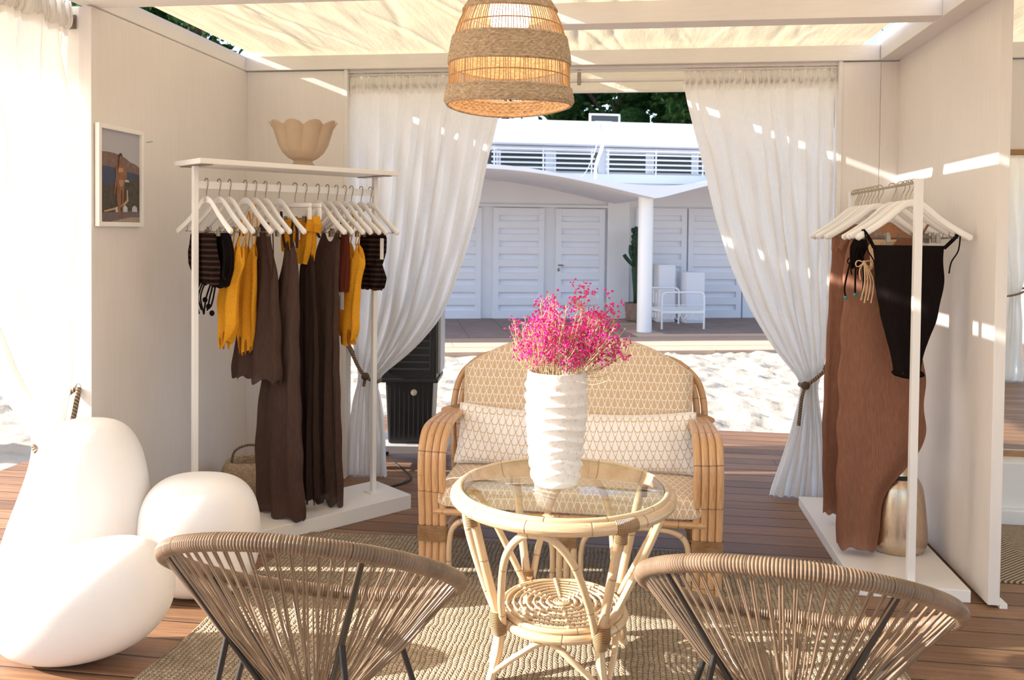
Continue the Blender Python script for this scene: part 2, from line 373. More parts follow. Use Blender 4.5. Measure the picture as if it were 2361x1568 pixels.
def m_seagrass(name, c1, c2, kz=150):
    t = NT(name); o = t.co(); n = t.noise(t.map(o, (1, 1, 2.5)), 60, 4, .65); f = t.ramp(n, .3, .72); c = t.mix(f, c1, c2)
    return t.cloth(c, .09, 0., t.bump(n, .7, .006), trc=t.mix(1.0, c, (1., .62, .22), 'MULTIPLY'))
SEAG = m_seagrass('seagrass_weave', (.34, .245, .155), (.70, .56, .41)); REED = plain('lamp_reed', (.55, .33, .15), .5, var=.3, vs=30)
def emis(name, col, st):
    t = NT(name); e = t.n('ShaderNodeEmission'); e.inputs[0].default_value = (*col, 1); e.inputs[1].default_value = st; t.l(e.outputs[0], t.out.inputs[0]); return t.m
BULB = emis('lit_globe', (1, .93, .82), 5.)
CERAM = plain('matte_sand_ceramic', (.47, .355, .25), .8, var=.1, vs=9, bs=.1, bsc=40)
def m_gold():
    t = NT('brushed_champagne_metal'); o = t.co(); n = t.noise(t.map(o, (1, 1, .06)), 70, 4); f = t.ramp(n, .3, .7, .18, .34)
    t.bsdf((.66, .53, .40), f, 1, t.bump(n, .2, .003)); return t.m
GOLDV = m_gold(); DARKIN = plain('dark_inside', (.02, .016, .012), .7)
FUCH = plain('fuchsia_blossom', (.82, .008, .30), .6, var=.35, vs=60, Subsurface_Weight=.0); STEMM = plain('dried_stem', (.62, .47, .27), .7, var=.3, vs=40)
BPLAS = plain('black_cooler_plastic', (.014, .013, .014), .42); GPLAS = plain('grey_plastic', (.42, .41, .42), .45); RUBB = plain('black_rubber', (.008, .008, .008), .6)
# outdoors
STUC = plain('white_stucco', (.82, .83, .87), .7, var=.04, vs=2, bs=.1, bsc=30); DOORW = plain('white_cabin_door', (.80, .82, .90), .55, var=.03, vs=3)
GLAD = plain('dark_window_glass', (.05, .055, .06), .12); PIPE = plain('white_pipe_paint', (.85, .85, .86), .4)
CACT = plain('dark_green_cactus', (.012, .055, .022), .6, var=.5, vs=12, bs=.5, bsc=30); TERC = plain('weathered_clay', (.30, .20, .16), .85, var=.3, vs=14, bs=.4, bsc=40)
def m_leaf(name, c1, c2):
    t = NT(name); n = t.noise(t.co(), 1.3, 3); n2 = t.noise(t.co(), 11, 2); c = t.mix(t.ramp(n2, .35, .65), c1, c2); c = t.mix(t.M('MULTIPLY', t.ramp(n, .4, .6), .4), c, c1); return t.cloth(c, .3)
LEAF = m_leaf('pine_green_leaves', (.012, .035, .012), (.045, .095, .03)); BARK = plain('tree_bark', (.10, .06, .035), .9, var=.4, vs=9)
WOODF = plain('oak_frame', (.42, .22, .09), .5, var=.25, vs=14)
t = NT('mirror_silver'); t.bsdf((.9, .92, .9), .01, 1); MIRR = t.m
# ------------------------------------------------------------ the setting
YB = 4.957; XL = -2.34; XR = 1.459; ZT = 2.48; ZB = 2.565
st('floor', box(-3.85, 6.5, -3.2, 6.68, -.12, 0, 0), DECK)
st('wall_left', box(XL - .06, XL, 3.435, YB + .06, 0, ZT - .006, .002), WALL)
bw = box(XL, -1.713, YB, YB + .06, 0, ZT - .006, .002)
bw = box(1.152, 1.3605, YB, YB + .06, 0, ZT - .006, .002, mb=bw)
bw = box(1.362, 5.6, YB, YB + .06, 0, ZT - .006, .002, mb=bw)
st('wall_back', bw, WALL)
st('wall_right', box(XR, XR + .045, 3.655, YB, .012, ZT + .2, .002), WALL)
# narrow post that closes the left wall, seen edge on beside the side curtain
st('trim_1', box(-2.47, -2.405, 3.452, 3.50, 0, ZT, .003), TRIM)
# door trim: slim jamb strips
st('trim_2', box(-1.722, -1.700, YB - .006, YB + .09, 0, ZT, .002), TRIM)
st('trim_3', box(1.138, 1.160, YB - .004, YB + .09, 0, ZT, .002), TRIM)
st('trim_4', box(XR + .045, XR + .075, 3.655, 3.72, .0, .02, .001), TRIM)
# roof frame
st('trim_5', box(-2.40, 1.350, 4.938, YB + .05, ZT, ZB, .003), TRIM)          # beam over the back wall
st('trim_6', box(-2.40, XL, -1.5, 4.938, ZT + .001, ZB, .003), TRIM)           # beam over the left side
st('trim_7', box(1.352, XR + .06, -1.5, YB + .05, ZT, ZB + .055, .003), TRIM)   # beam over the partition
st('trim_8', box(-.62, 1.352, 3.998, 4.118, ZT + .004, ZB + .02, .003), TRIM) # cross beam, right half
st('trim_9', box(XL, -.62, 3.385, 3.505, ZT + .002, ZB, .003), TRIM)          # cross beam, left half
st('trim_10', box(-.62, -.56, -1.5, 4.938, ZT + .01, ZB + .012, .003), TRIM)   # middle beam
st('trim_11', box(XR + .06, 5.6, 4.938, YB + .05, ZT, ZB, .003), TRIM)
st('trim_12', box(-1.70, 1.138, YB + .02, YB + .05, ZT - .018, ZT, .002), TRIM)

# canopy cloths, creased and sagging between the beams
def canopy(name, x0, x1, y0, y1, z0, seed, sag=.012, side=0):
    nx, ny = 150, 200
    def fn(U, V):
        x = x0 + (x1 - x0) * U; y = y0 + (y1 - y0) * V
        z = np.full(U.shape, z0)
        # long diagonal creases
        r = np.random.default_rng(seed); edge = np.clip(np.minimum(U, 1 - U) * 9, 0, 1) * np.clip(np.minimum(V, 1 - V) * 16, 0, 1)
        for k in range(70):
            a = r.uniform(1.2, 1.85); cx_, cy_ = r.uniform(x0, x1), r.uniform(y0, y1); L = r.uniform(.4, 1.3); wd = r.uniform(.012, .05); h = r.uniform(.003, .010) * r.choice([-1, 1], p=[.35, .65])
            s = (x - cx_) * math.cos(a) + (y - cy_) * math.sin(a); q = -(x - cx_) * math.sin(a) + (y - cy_) * math.cos(a) + .05 * np.sin(s * 3 + k)
            z += h * np.exp(-(q / wd) ** 2) * np.exp(-(s / L) ** 4) * edge
        z -= sag * np.sin(np.pi * U) * edge; z += .004 * np.sin(x * 9 + 2 * np.sin(y * 3)) * np.sin(y * 7) * edge + .018 * edge
        return x, y, z
    return grid(nx, ny, fn)
c = ob('canopy_cloth', canopy('a', -2.303, -.555, -1.2, 5.34, 2.583, 3), CANOPY)
tag(c, 'creased cream fabric canopy stretched over the left half of the pavilion roof', 'canopy', 'roof canopy cloths')
c = ob('canopy_cloth', canopy('b', -.50, 1.295, -1.2, 5.34, 2.595, 5), CANOPY)
tag(c, 'cream fabric canopy over the right half, crossed by a white beam', 'canopy', 'roof canopy cloths')
c = ob('canopy_cloth', canopy('c', 1.56, 5.5, -1.2, 5.34, 2.60, 9), CANOPY)
tag(c, 'cream fabric canopy of the neighbouring bay beyond the partition', 'canopy', 'roof canopy cloths')
c = ob('canopy_cloth', canopy('d', -3.55, -2.50, -1.5, 3.43, 2.545, 11), CANOPY)
tag(c, 'cream fabric eave outside the left opening above the side curtain', 'canopy', 'roof canopy cloths')
val = MB()
def vf(U, V):
    x = -1.9 + 3.3 * U; return x, 5.335 + .006 * np.sin(x * 21), 2.60 - V * .205 + .004 * np.sin(x * 17) * V
grid(120, 8, vf, val)
v_ = ob('canopy_valance', val, CANOPY); tag(v_, 'tan fabric valance hanging from the canopy edge behind the doorway', 'valance')
e = empty('eave_rail', (0, 5.33, 2.4)); tag(e, 'slim pale rail along the foot of the valance behind the doorway', 'rail')
ob('bar', box(-1.95, 1.45, 5.325, 5.35, 2.385, 2.402, .002), TRIM, e)

# sand and far terrace
def sandf(x0, x1, y0, y1, nx, ny, z0):
    rs = np.random.default_rng(4)
    K = [(rs.uniform(1.2, 9), rs.uniform(0, PI), rs.uniform(0, 7)) for _ in range(14)]
    def fn(U, V):
        x = x0 + (x1 - x0) * U; y = y0 + (y1 - y0) * V; Z = np.zeros(U.shape)
        for i in range(U.shape[0]):
            for j in range(U.shape[1]):
                p_ = Vector((x[i, j] * 2.4, y[i, j] * 2.4, 0)); Z[i, j] = .034 * mnoise.noise(p_) + .030 * mnoise.noise(p_ * 2.3) + .030 * abs(mnoise.noise(p_ * 4.6)) - .022 * max(0, mnoise.noise(p_ * 3.1 + Vector((7, 3, 0))) - .15) * 2
        return x, y, Z + z0
    return grid(nx, ny, fn)
mbs = sandf(-7, 6, 6.55, 11.5, 300, 170, -.045)
mbs.join(sandf(-9, -3.75, -3, 6.55, 110, 150, -.045))
mbs.add([(-60, -40, -.1), (60, -40, -.1), (60, 60, -.1), (-60, 60, -.1)], [(0, 1, 2, 3)], smooth=False)
s_ = ob('sand', mbs, SAND); s_['kind'] = 'stuff'; tag(s_, 'bright pale beach sand with footprints between the deck and the far terrace', 'sand')
# ------------------------------------------------------------ beach cabins across the sand
BO = (0, 15.307, 0); BR = math.radians(15.5)
bld = empty('beach_cabin_building', BO, BR); tag(bld, 'long white beach cabin building with a wavy canopy across the sand', 'building')
wl = box(-20, 7, .06, .30, 0, 3.05, 0)
pt('facade_wall', wl, STUC, bld)
pt('roof_slab', box(-20, 7, -.35, 3.2, 3.06, 3.46, .02), STUC, bld)
pt('pillar', box(-.42, -.02, -.03, .10, 0, 2.3, .01), STUC, bld)
pt('door_lintel', box(-20, -.42, -.012, .06, 1.975, 2.02, .004), STUC, bld)
pt('sill', box(-20, 7, -.06, .06, 2.42, 2.58, .01), STUC, bld)
# clerestory windows
for a, b in ((-4.2, -3.25), (-3.15, -2.42), (-2.34, -1.55), (-1.36, -.6), (-.42, .27), (.42, 1.12), (1.25, 1.95), (2.1, 2.8)):
    f = pt('window', box(a, b, .035, .07, 2.62, 2.96, .004), GLAD, bld)
    fr = box(a - .03, a, .02, .07, 2.6, 2.98, 0); box(b, b + .03, .02, .07, 2.6, 2.98, 0, mb=fr); box(a, b, .02, .07, 2.96, 2.98, 0, mb=fr)
    pt('window_frame', fr, STUC, f)
# wavy vaulted canopy
def cv(s): 
    s = np.asarray(s, float); per = np.where(s > -.28, 4.4, 5.4); return 2.05 + .40 * np.abs(np.sin(PI * (s + .28) / per)) ** 1.05
def ct(s):
    s = np.asarray(s, float); per = np.where(s > -.28, 4.4, 5.4); return 2.245 + .27 * (1 - np.cos(2 * PI * (s + .28) / per)) / 2
S = np.linspace(-20, 7, 271); mb = MB(); lo, hi = cv(S), ct(S); y0, y1 = -2.45, .06
V = [(s, y0, a) for s, a in zip(S, lo)] + [(s, y0, a) for s, a in zip(S, hi)] + [(s, y1, a) for s, a in zip(S, lo)] + [(s, y1, a) for s, a in zip(S, hi)]
n = len(S); Fc = []
for i in range(n - 1): Fc += [(i, i + 1, n + i + 1, n + i), (2 * n + i, i, i + 1, 2 * n + i + 1)[::-1], (n + i, n + i + 1, 3 * n + i + 1, 3 * n + i)]
mb.add(V, Fc, smooth=False); pt('wavy_canopy', mb, STUC, bld, 'white vaulted concrete canopy')
pt('column', lathe([(.115, 0), (.115, 2.12)], 32, cx=-.33, cy=-2.05), PIPE, bld)
# doors with seven recessed slots each
def door(a, b, z1, nslot, hinge=True):
    d = MB(); yf, yb = -.02, .06; m_ = .10
    zs = [z1 - .13 - k * (z1 - .16) / nslot for k in range(nslot)]; hh = .10
    box(a, a + m_, yf, yb, .0, z1, .003, mb=d); box(b - m_, b, yf, yb, .0, z1, .003, mb=d)
    zp = z1
    for z in zs:
        box(a + m_, b - m_, yf, yb, z, zp, .003, mb=d); box(a + m_, b - m_, yf + .05, yb + .03, z - hh, z, 0, mb=d); zp = z - hh
    box(a + m_, b - m_, yf, yb, 0, zp, .003, mb=d); return d
for a, b in ((-4.85, -3.95), (-3.65, -2.67), (-2.46, -1.56), (-1.35, -.47), (.10, 1.04), (1.07, 2.08), (2.11, 3.1)):
    d = pt('door', door(a, b, 1.955 if a < 0 else 1.99, 8), DOORW, bld)
    if abs(a + 1.35) < .01:
        hm = tube([(a + .05, -.02, .96), (a + .05, -.07, .96), (a + .13, -.07, .955)], .011, 8); lathe([(.0, 0), (.03, 0), (.03, .01), (0, .01)], 16, mb=hm, cx=0, cy=0) if 0 else None
        ell((a + .05, -.03, .88), (.022, .012, .03), 8, hm); pt('door_handle', hm, STEEL, d)
# rails in front of the clerestory, each panel a thing
for k, (a, b) in enumerate(((-4.8, -2.62), (-2.52, -.70), (-.50, 1.33), (1.40, 3.2))):
    e = empty('railing', (0, 0, 0)); e.location = BO; e.rotation_euler = (0, 0, BR); 
    lab = ['hidden end', 'white pipe railing panel over the wavy canopy, left of the floodlight', 'white pipe railing panel over the canopy valley, right of the floodlight', 'white pipe railing panel behind the right curtain'][k]
    if k in (0, 3): bpy.data.objects.remove(e); continue
    tag(e, lab, 'railing', 'pipe railings above the canopy')
    for z in (2.66, 2.745, 2.83, 2.915, 2.985): pt('rail', tube([(a, -.14, z), (b, -.14, z)], .016, 8), PIPE, e)
    for x in (a + .05, (a + b) / 2, b - .05): pt('post', tube([(x, -.12, 2.56), (x, -.12, 3.02)], .015, 8), PIPE, e)
    for o_ in e.children: pass
# floodlight with its bent conduit
e = empty('floodlight', BO, BR); tag(e, 'white floodlight on a bent pipe rising from the canopy in front of the railings', 'floodlight')
pt('pipe', tube(cr([(-.75, -.42, 2.40), (-.74, -.42, 2.7), (-.66, -.5, 3.0), (-.62, -.55, 3.28), (-.58, -.6, 3.42)], 8), .03, 10), PIPE, e)
pt('cable', tube(cr([(-1.25, -.5, 2.42), (-1.0, -.5, 2.50), (-.86, -.5, 2.72), (-.76, -.5, 3.0), (-.72, -.55, 3.2)], 8), .008, 6), PIPE, e)
pt('lamp_head', lathe([(0, 0), (.075, .01), (.085, .10), (.055, .17), (.03, .22), (0, .23)], 20).xf(Matrix.Translation((-.74, -.6, 3.16))), PIPE, e)
pt('bracket', box(-.80, -.52, -.62, -.54, 3.36, 3.43, .01), PIPE, e)
for k, (x0, x1) in enumerate(((-.66, -.08), (-3.2, -2.28))):
    e = empty('roof_screen', BO, BR); tag(e, ['small framed dark screen standing on the cabin roof behind the floodlight', 'framed dark screen on the cabin roof seen under the wicker lamp'][k], 'screen')
    z0, z1 = 3.46, 3.72; fr = box(x0, x0 + .035, .5, .54, z0, z1, .003); box(x1 - .035, x1, .5, .54, z0, z1, .003, mb=fr); box(x0, x1, .5, .54, z1 - .035, z1, .003, mb=fr)
    pt('frame', fr, PIPE, e); pt('panel', box(x0 + .035, x1 - .035, .515, .525, z0, z1 - .035, 0), GLAD, e)
# terrace paving
tr = box(-20, 7, -4.15, .06, -.10, .012, 0)
e = ob('terrace', tr, TERR, None); e.location = BO; e.rotation_euler = (0, 0, BR); e['kind'] = 'structure'
def m_tile():
    t = NT('brown_terrace_tiles'); X = t.xyz(t.co()); q = t.M('MINIMUM', t.M('FRACT', t.M('DIVIDE', X[0], .62)), t.M('FRACT', t.M('DIVIDE', X[1], .62)))
    n = t.noise(t.co(), 3, 4); c = t.mix(t.ramp(n, .3, .7), (.20, .135, .115), (.27, .19, .16)); c = t.mix(t.M('LESS_THAN', q, .03), c, (.12, .09, .08)); t.bsdf(c, .6); return t.m
e = ob('terrace_tiles', box(-20, -.62, -2.7, .02, .012, .02, 0, mb=box(-.1, 7, -2.35, .02, .012, .02, 0)), m_tile()); e.location = BO; e.rotation_euler = (0, 0, BR); e['kind'] = 'structure'
# cactus in its pot
e = empty('potted_cactus', BO, BR); tag(e, 'tall dark green column cactus in a clay pot beside the white column', 'potted plant')
pt('pot', lathe([(0, .02), (.15, .02), (.16, .05), (.185, .30), (.19, .33), (.165, .33), (.155, .27), (0, .27)], 28, cx=-.02, cy=-.45), TERC, e)
def rib(t, z, r): return r * (1 + .16 * math.cos(6 * t)) * (1 + .08 * math.sin(z * 9))
pt('stem', lathe([(.0, .26), (.07, .27), (.085, .5), (.10, .9), (.095, 1.1), (.12, 1.35), (.10, 1.5), (.06, 1.63), (0, 1.66)], 30, rib, cx=.03, cy=-.45), CACT, e)
br = tube(cr([(.0, -.45, .95), (-.14, -.47, 1.05), (-.22, -.48, 1.18)], 6), [.05] * 9 + [.045] * 2 + [.04, .03][:2], 8) if 0 else tube(cr([(.0, -.45, .93), (-.15, -.47, 1.05), (-.24, -.48, 1.16)], 6), .035, 8)
tube(cr([(-.02, -.45, 1.0), (-.12, -.46, 1.18), (-.12, -.46, 1.33)], 6), .032, 8, mb=br)
for k in range(26):
    a = rng.uniform(0, 6.28); z = rng.uniform(1.3, 1.62); ell((.03 + .11 * math.cos(a), -.45 + .1 * math.sin(a), z), (.035, .03, .04), 4, br)
pt('branch', br, CACT, e)
# two white cabinets
for k, (x0, x1, y0, y1, z1) in enumerate(((.30, .60, -.75, -.30, 1.0), (.72, 1.06, -.92, -.45, .88))):
    e = empty('white_cabinet', BO, BR); tag(e, ['taller narrow white cabinet standing behind the metal bench', 'shorter white cabinet behind the metal bench, on its right'][k], 'cabinet', 'white cabinets by the cabin doors')
    pt('body', box(x0, x1, y0 + .02, y1, .02, z1, .008), DOORW, e); pt('front_panel', box(x0 + .01, x1 - .01, y0, y0 + .02, .06, z1 - .02, .006), DOORW, e)
# white iron bench
e = empty('iron_bench', BO, BR); tag(e, 'white iron day bench with rounded end frames beside the column', 'bench')
def hoop(x0, x1, y, z0, z1, r=.09):
    return tube(cr([(x0, y, 0), (x0, y, z1 - r), (x0 + r * .3, y, z1 - r * .3), (x0 + r, y, z1), (x1 - r, y, z1), (x1 - r * .3, y, z1 - r * .3), (x1, y, z1 - r), (x1, y, 0)], 5), .016, 8)
pt('end_frame', hoop(.03, .72, -1.8, 0, .60), PIPE, e); pt('end_frame', hoop(-.1, .58, -.98, 0, .62), PIPE, e)
seat = MB()
for k in range(11):
    y = -1.8 + .082 * k; tube([(.03 - .13 * k / 10, y, .30), (.72 - .14 * k / 10, y, .30)], .006, 6, mb=seat)
pt('seat', seat, PIPE, e)
rl = box(.03, .72, -1.815, -1.79, .27, .31, .003); tube([(.03, -1.8, .40), (.72, -1.8, .40)], .008, 6, mb=rl); tube([(.03, -1.8, .30), (-.1, -.98, .30)], .018, 6, mb=rl); tube([(.72, -1.8, .30), (.58, -.98, .30)], .018, 6, mb=rl)
pt('seat_rail', rl, PIPE, e)
sc_ = MB()
for k in range(7):
    x = .08 + .1 * k; tube([(x + .045 * math.cos(a), -1.8, .27 - .09 * math.sin(a)) for a in np.linspace(0, PI, 10)], .006, 6, mb=sc_)
pt('scrollwork', sc_, PIPE, e); sc_ = MB()
for k in range(9):
    x, y = .03 - .13 * k / 8, -1.8 + .82 * k / 8; tube([(x, y + .04 * math.cos(a), .27 - .09 * math.sin(a)) for a in np.linspace(0, PI, 8)], .006, 6, mb=sc_)
    tube([(x, y, .42), (x, y, .58 + .05 * (k % 2))], .007, 6, mb=sc_)
pt('side_scrollwork', sc_, PIPE, e)

# unseen block added on the left to cast shade across the rear deck
e = empty('shade_blocker', (-4.75, 5.13, 0)); tag(e, 'tall narrow white block added out of view left of the pavilion to shade the rear deck', 'shade blocker')
pt('body', box(-.35, .35, -.20, .21, 0, 2.5, .01), STUC, e); pt('door', box(-.30, .30, -.215, -.20, .1, 2.4, .004), DOORW, e); pt('roof', box(-.38, .38, -.22, .22, 2.5, 2.56, .01), STUC, e)
# trees behind the cabins and beside the pavilion
def tree(x, y, h, rx, rz, seed, label, nleaf=5200):
    r = np.random.default_rng(seed); e = empty('leafy_tree', (x, y, 0)); tag(e, label, 'tree', 'trees beyond the cabins')
    tk = tube(cr([(0, 0, -.1), (.08, 0, h * .4), (-.05, .1, h * .8)], 5), .18, 10)
    for k in range(7):
        a = r.uniform(0, 6.28); z = h * r.uniform(.35, .75); tube(cr([(0, 0, z), (rx * .4 * math.cos(a), rx * .4 * math.sin(a), z + .4 * rz), (rx * .8 * math.cos(a), rx * .8 * math.sin(a), z + .6 * rz)], 4), .06, 6, mb=tk)
    pt('trunk', tk, BARK, e)
    cl = r.normal(size=(60, 3)); cl /= np.linalg.norm(cl, axis=1)[:, None]; cl *= r.uniform(.35, 1, (60, 1)) ** .6
    C_ = cl * [rx, rx * .8, rz] + [0, 0, h - rz * .6]
    i = r.integers(0, 60, nleaf); P_ = C_[i] + r.normal(size=(nleaf, 3)) * .30
    d1 = r.normal(size=(nleaf, 3)); d1 /= np.linalg.norm(d1, axis=1)[:, None]; d2 = np.cross(d1, r.normal(size=(nleaf, 3))); d2 /= np.linalg.norm(d2, axis=1)[:, None]
    L = r.uniform(.07, .15, (nleaf, 1)); V = np.stack([P_ - d1 * L, P_ + d2 * L * .45, P_ + d1 * L, P_ - d2 * L * .45], 1).reshape(-1, 3)
    mb = MB(); mb.add(V, [(4 * k, 4 * k + 1, 4 * k + 2, 4 * k + 3) for k in range(nleaf)], smooth=False)
    for c_ in C_[::2]: ell(c_, (.5, .5, .42), 5, mb)
    pt('foliage', mb, LEAF, e)
tree(-4.6, 21.5, 6.6, 2.5, 2.6, 1, 'dark evergreen crown above the cabin roof, nearest the wicker lamp')
tree(-.4, 25.4, 6.9, 2.4, 2.7, 2, 'dark evergreen crown right above the floodlight')
tree(3.2, 22.0, 6.7, 2.5, 2.7, 3, 'dark evergreen crown above the cabin roof beside the right curtain')
tree(-8.2, 27.4, 10.4, 3.0, 3.6, 4, 'dark evergreen crown seen through the roof slit at the far end')
tree(-9.6, 17.6, 8.6, 2.0, 3.4, 6, 'bright leafy tree seen through the slit between left wall and canopy', 7000)
tree(-14.2, 22.4, 10.6, 2.3, 3.2, 7, 'tree above the left wall seen through the roof slit near the top', 6000)
# ------------------------------------------------------------ curtains
def ipl(z, zs, vs): return np.interp(z, zs, vs)
def curtain(rows, P0, ddir, dn, nf=15, amp=.035, seed=0, ztop=2.412, hdr=.065, fam=.55, nu=260, nv=110):
    """rows: (z, s_left, s_right, fold amplitude) from top down; P0 + ddir*s ; folds along dn"""
    zs = np.array([r[0] for r in rows])[::-1]; A = [np.array([r[k] for r in rows])[::-1] for k in (1, 2, 3)]
    r = np.random.default_rng(seed); ph = r.uniform(0, 6.28, 8); zb = rows[-1][0]
    P0 = np.array(P0, float); ddir = np.array(ddir, float); dn = np.array(dn, float)
    jit = np.cumsum(r.uniform(.5, 1.5, nf + 2)); jit = (jit - jit[0]) / (jit[-1] - jit[0]) * nf
    def smooth(zq, vals):
        k = np.linspace(-.05, .05, 5); return sum(ipl(np.clip(zq + d, zs[0], zs[-1]), zs, vals) for d in k) / 5
    def fn(U, V):
        z = (ztop - .028) - V * (ztop - .028 - zb)
        sl, sr, am = smooth(z, A[0]), smooth(z, A[1]), smooth(z, A[2]) * fam
        f = np.interp(U * (nf + 1), np.arange(nf + 2), jit) * 2 * PI + .5 * np.sin(z * 2.1 + ph[0]) * np.sin(U * 5 + ph[1])
        s = sl + (sr - sl) * U + .25 * am * np.sin(2 * f) ; top = np.clip((ztop - z) / .5, .35, 1)
        d = am * top * (1.15 * np.sin(f) + .32 * np.sin(f * 1.7 + ph[2] + z) + .2 * np.sin(f * .5 + ph[3] + 2 * z)) + .010 * np.sin(z * 11 + f * .5)
        X = P0[:, None, None] + ddir[:, None, None] * s + dn[:, None, None] * d
        return X[0], X[1], z, U * 3, V * 3
    body = grid(nu, nv, fn)
    s0, s1 = rows[0][1], rows[0][2]
    hj = r.uniform(-1, 1, 400)
    def hf(U, V):   # gathered rod pocket and ruffle: a closed sleeve round the rod that ends in a frill
        s = s0 + (s1 - s0) * U; a = V * 2 * PI; fr = np.interp(U * 399, np.arange(400), np.convolve(hj, [.25, .5, .25], 'same'))
        k = 2 * PI * nf * 2.6; w = np.sin(U * k + 3 * fr)
        rr = .020 + .007 * w; zz = ztop - .012 + rr * np.cos(a) * 1.35 + np.where(np.cos(a) > .3, (np.cos(a) - .3) * (.046 + .034 * w + .030 * fr), 0)
        d = rr * np.sin(a) * (1 - .4 * np.clip(np.cos(a), 0, 1)) + .012 * w * np.clip(np.cos(a), 0, 1)
        X = P0[:, None, None] + ddir[:, None, None] * s + dn[:, None, None] * d
        return X[0], X[1], zz
    head = grid(420, 18, hf)
    def hs(U, V):   # stitched skirt of the pocket
        s = s0 + (s1 - s0) * U; w = np.sin(U * 2 * PI * nf * 2.6 + 1.3 * np.sin(U * 23)); z = ztop - .02 - V * (hdr * .8 + .006 * w)
        d = (.014 + .012 * w) * (1 - .6 * V) ; X = P0[:, None, None] + ddir[:, None, None] * s - dn[:, None, None] * d
        return X[0], X[1], z
    grid(420, 4, hs, head)
    return body, head
def curtain_thing(label, rows, P0, ddir, dn, tie, group='white voile curtains', **k):
    e = empty('curtain', (P0[0] + ddir[0] * rows[0][1], P0[1] + ddir[1] * rows[0][1], 0)); tag(e, label, 'curtain', group)
    b, h = curtain(rows, P0, ddir, dn, **k); ob('drape', b, VOILE, e); ob('gathered_header', h, VOILE2, e, 'gathered rod pocket with frilled top')
    if tie:
        loop, tail = tie; mb = tube(cr(loop, 8), .011, 10); 
        rp = empty('rope_tieback', loop[0]); tag(rp, tie_label[label], 'rope', 'rope tiebacks')
        ob('rope_loop', mb, ROPE, rp); ob('rope_end', tube(cr(tail, 8), .010, 8), ROPE, rp)
        ob('knot', ell(tail[0], (.026, .02, .024), 8), ROPE, rp)
LB = 'white voile curtain tied back at the left of the rear doorway'; RB = 'white voile curtain tied back at the right of the rear doorway'
SB = 'sunlit white voile curtain tied back at the left side opening'; MBt = 'white voile curtain of the neighbouring bay, seen in the mirror'
tie_label = {LB: 'brown rope tieback on the curtain behind the left clothes rack', RB: 'brown rope tieback with hanging ends on the right rear curtain', SB: 'brown rope tieback on the sunlit side curtain above the white lamps', MBt: 'rope tieback on the curtain reflected in the mirror'}
curtain_thing(LB, [(2.41, -1.70, -.72, .030), (2.2, -1.70, -.785, .034), (1.93, -1.70, -.846, .036), (1.68, -1.70, -.896, .036), (1.39, -1.70, -.972, .036), (1.13, -1.695, -1.063, .034), (.97, -1.69, -1.141, .032), (.81, -1.68, -1.274, .028), (.70, -1.66, -1.40, .024), (.60, -1.64, -1.53, .02), (.50, -1.67, -1.50, .022), (.30, -1.70, -1.47, .03), (.01, -1.72, -1.455, .036)],
    (0, 5.005, 0), (1, 0, 0), (0, 1, 0), ([(-1.715, 4.99, .84), (-1.66, 4.945, .77), (-1.60, 4.94, .66), (-1.53, 4.96, .60), (-1.50, 5.01, .60), (-1.55, 5.06, .62), (-1.66, 5.05, .72), (-1.715, 5.0, .84)], [(-1.575, 4.945, .63), (-1.58, 4.945, .60), (-1.585, 4.945, .57)]), seed=3, nf=9)
curtain_thing(RB, [(2.41, .290, 1.135, .028), (2.30, .305, 1.13, .032), (2.135, .346, 1.13, .034), (1.916, .408, 1.128, .036), (1.613, .479, 1.125, .036), (1.345, .566, 1.12, .036), (1.078, .684, 1.115, .032), (.862, .817, 1.11, .028), (.74, .92, 1.09, .022), (.67, .978, 1.06, .018), (.60, .972, 1.07, .02), (.414, .925, 1.10, .026), (.208, .87, 1.125, .032), (.012, .805, 1.14, .036)],
    (0, 5.005, 0), (1, 0, 0), (0, 1, 0), ([(1.155, 4.985, .79), (1.10, 4.94, .76), (1.03, 4.93, .70), (.985, 4.945, .665), (.965, 5.0, .66), (1.0, 5.06, .67), (1.08, 5.05, .74), (1.155, 5.0, .79)], [(.985, 4.935, .665), (.965, 4.925, .60), (.955, 4.925, .50), (.95, 4.925, .44)]), seed=8, nf=9)
# the side curtain runs along the left opening (y), gathered towards the wall
curtain_thing(SB, [(2.42, 2.66, 3.43, .05), (2.1, 2.68, 3.43, .055), (1.8, 2.70, 3.425, .055), (1.5, 2.74, 3.42, .055), (1.2, 2.82, 3.41, .05), (.95, 2.95, 3.40, .045), (.78, 3.12, 3.39, .035), (.64, 3.24, 3.37, .028), (.55, 3.22, 3.37, .028), (.35, 3.12, 3.38, .035), (.13, 3.02, 3.39, .04), (.012, 3.0, 3.39, .042)],
    (-2.44, 0, 0), (0, 1, 0), (1, 0, 0), ([(-2.40, 3.43, .80), (-2.385, 3.40, .76), (-2.375, 3.34, .65), (-2.38, 3.25, .58), (-2.44, 3.22, .57), (-2.49, 3.28, .62), (-2.47, 3.39, .74), (-2.41, 3.43, .80)], [(-2.375, 3.30, .60), (-2.37, 3.29, .5), (-2.37, 3.29, .42)]), seed=12, nf=6, ztop=2.42, fam=.95)
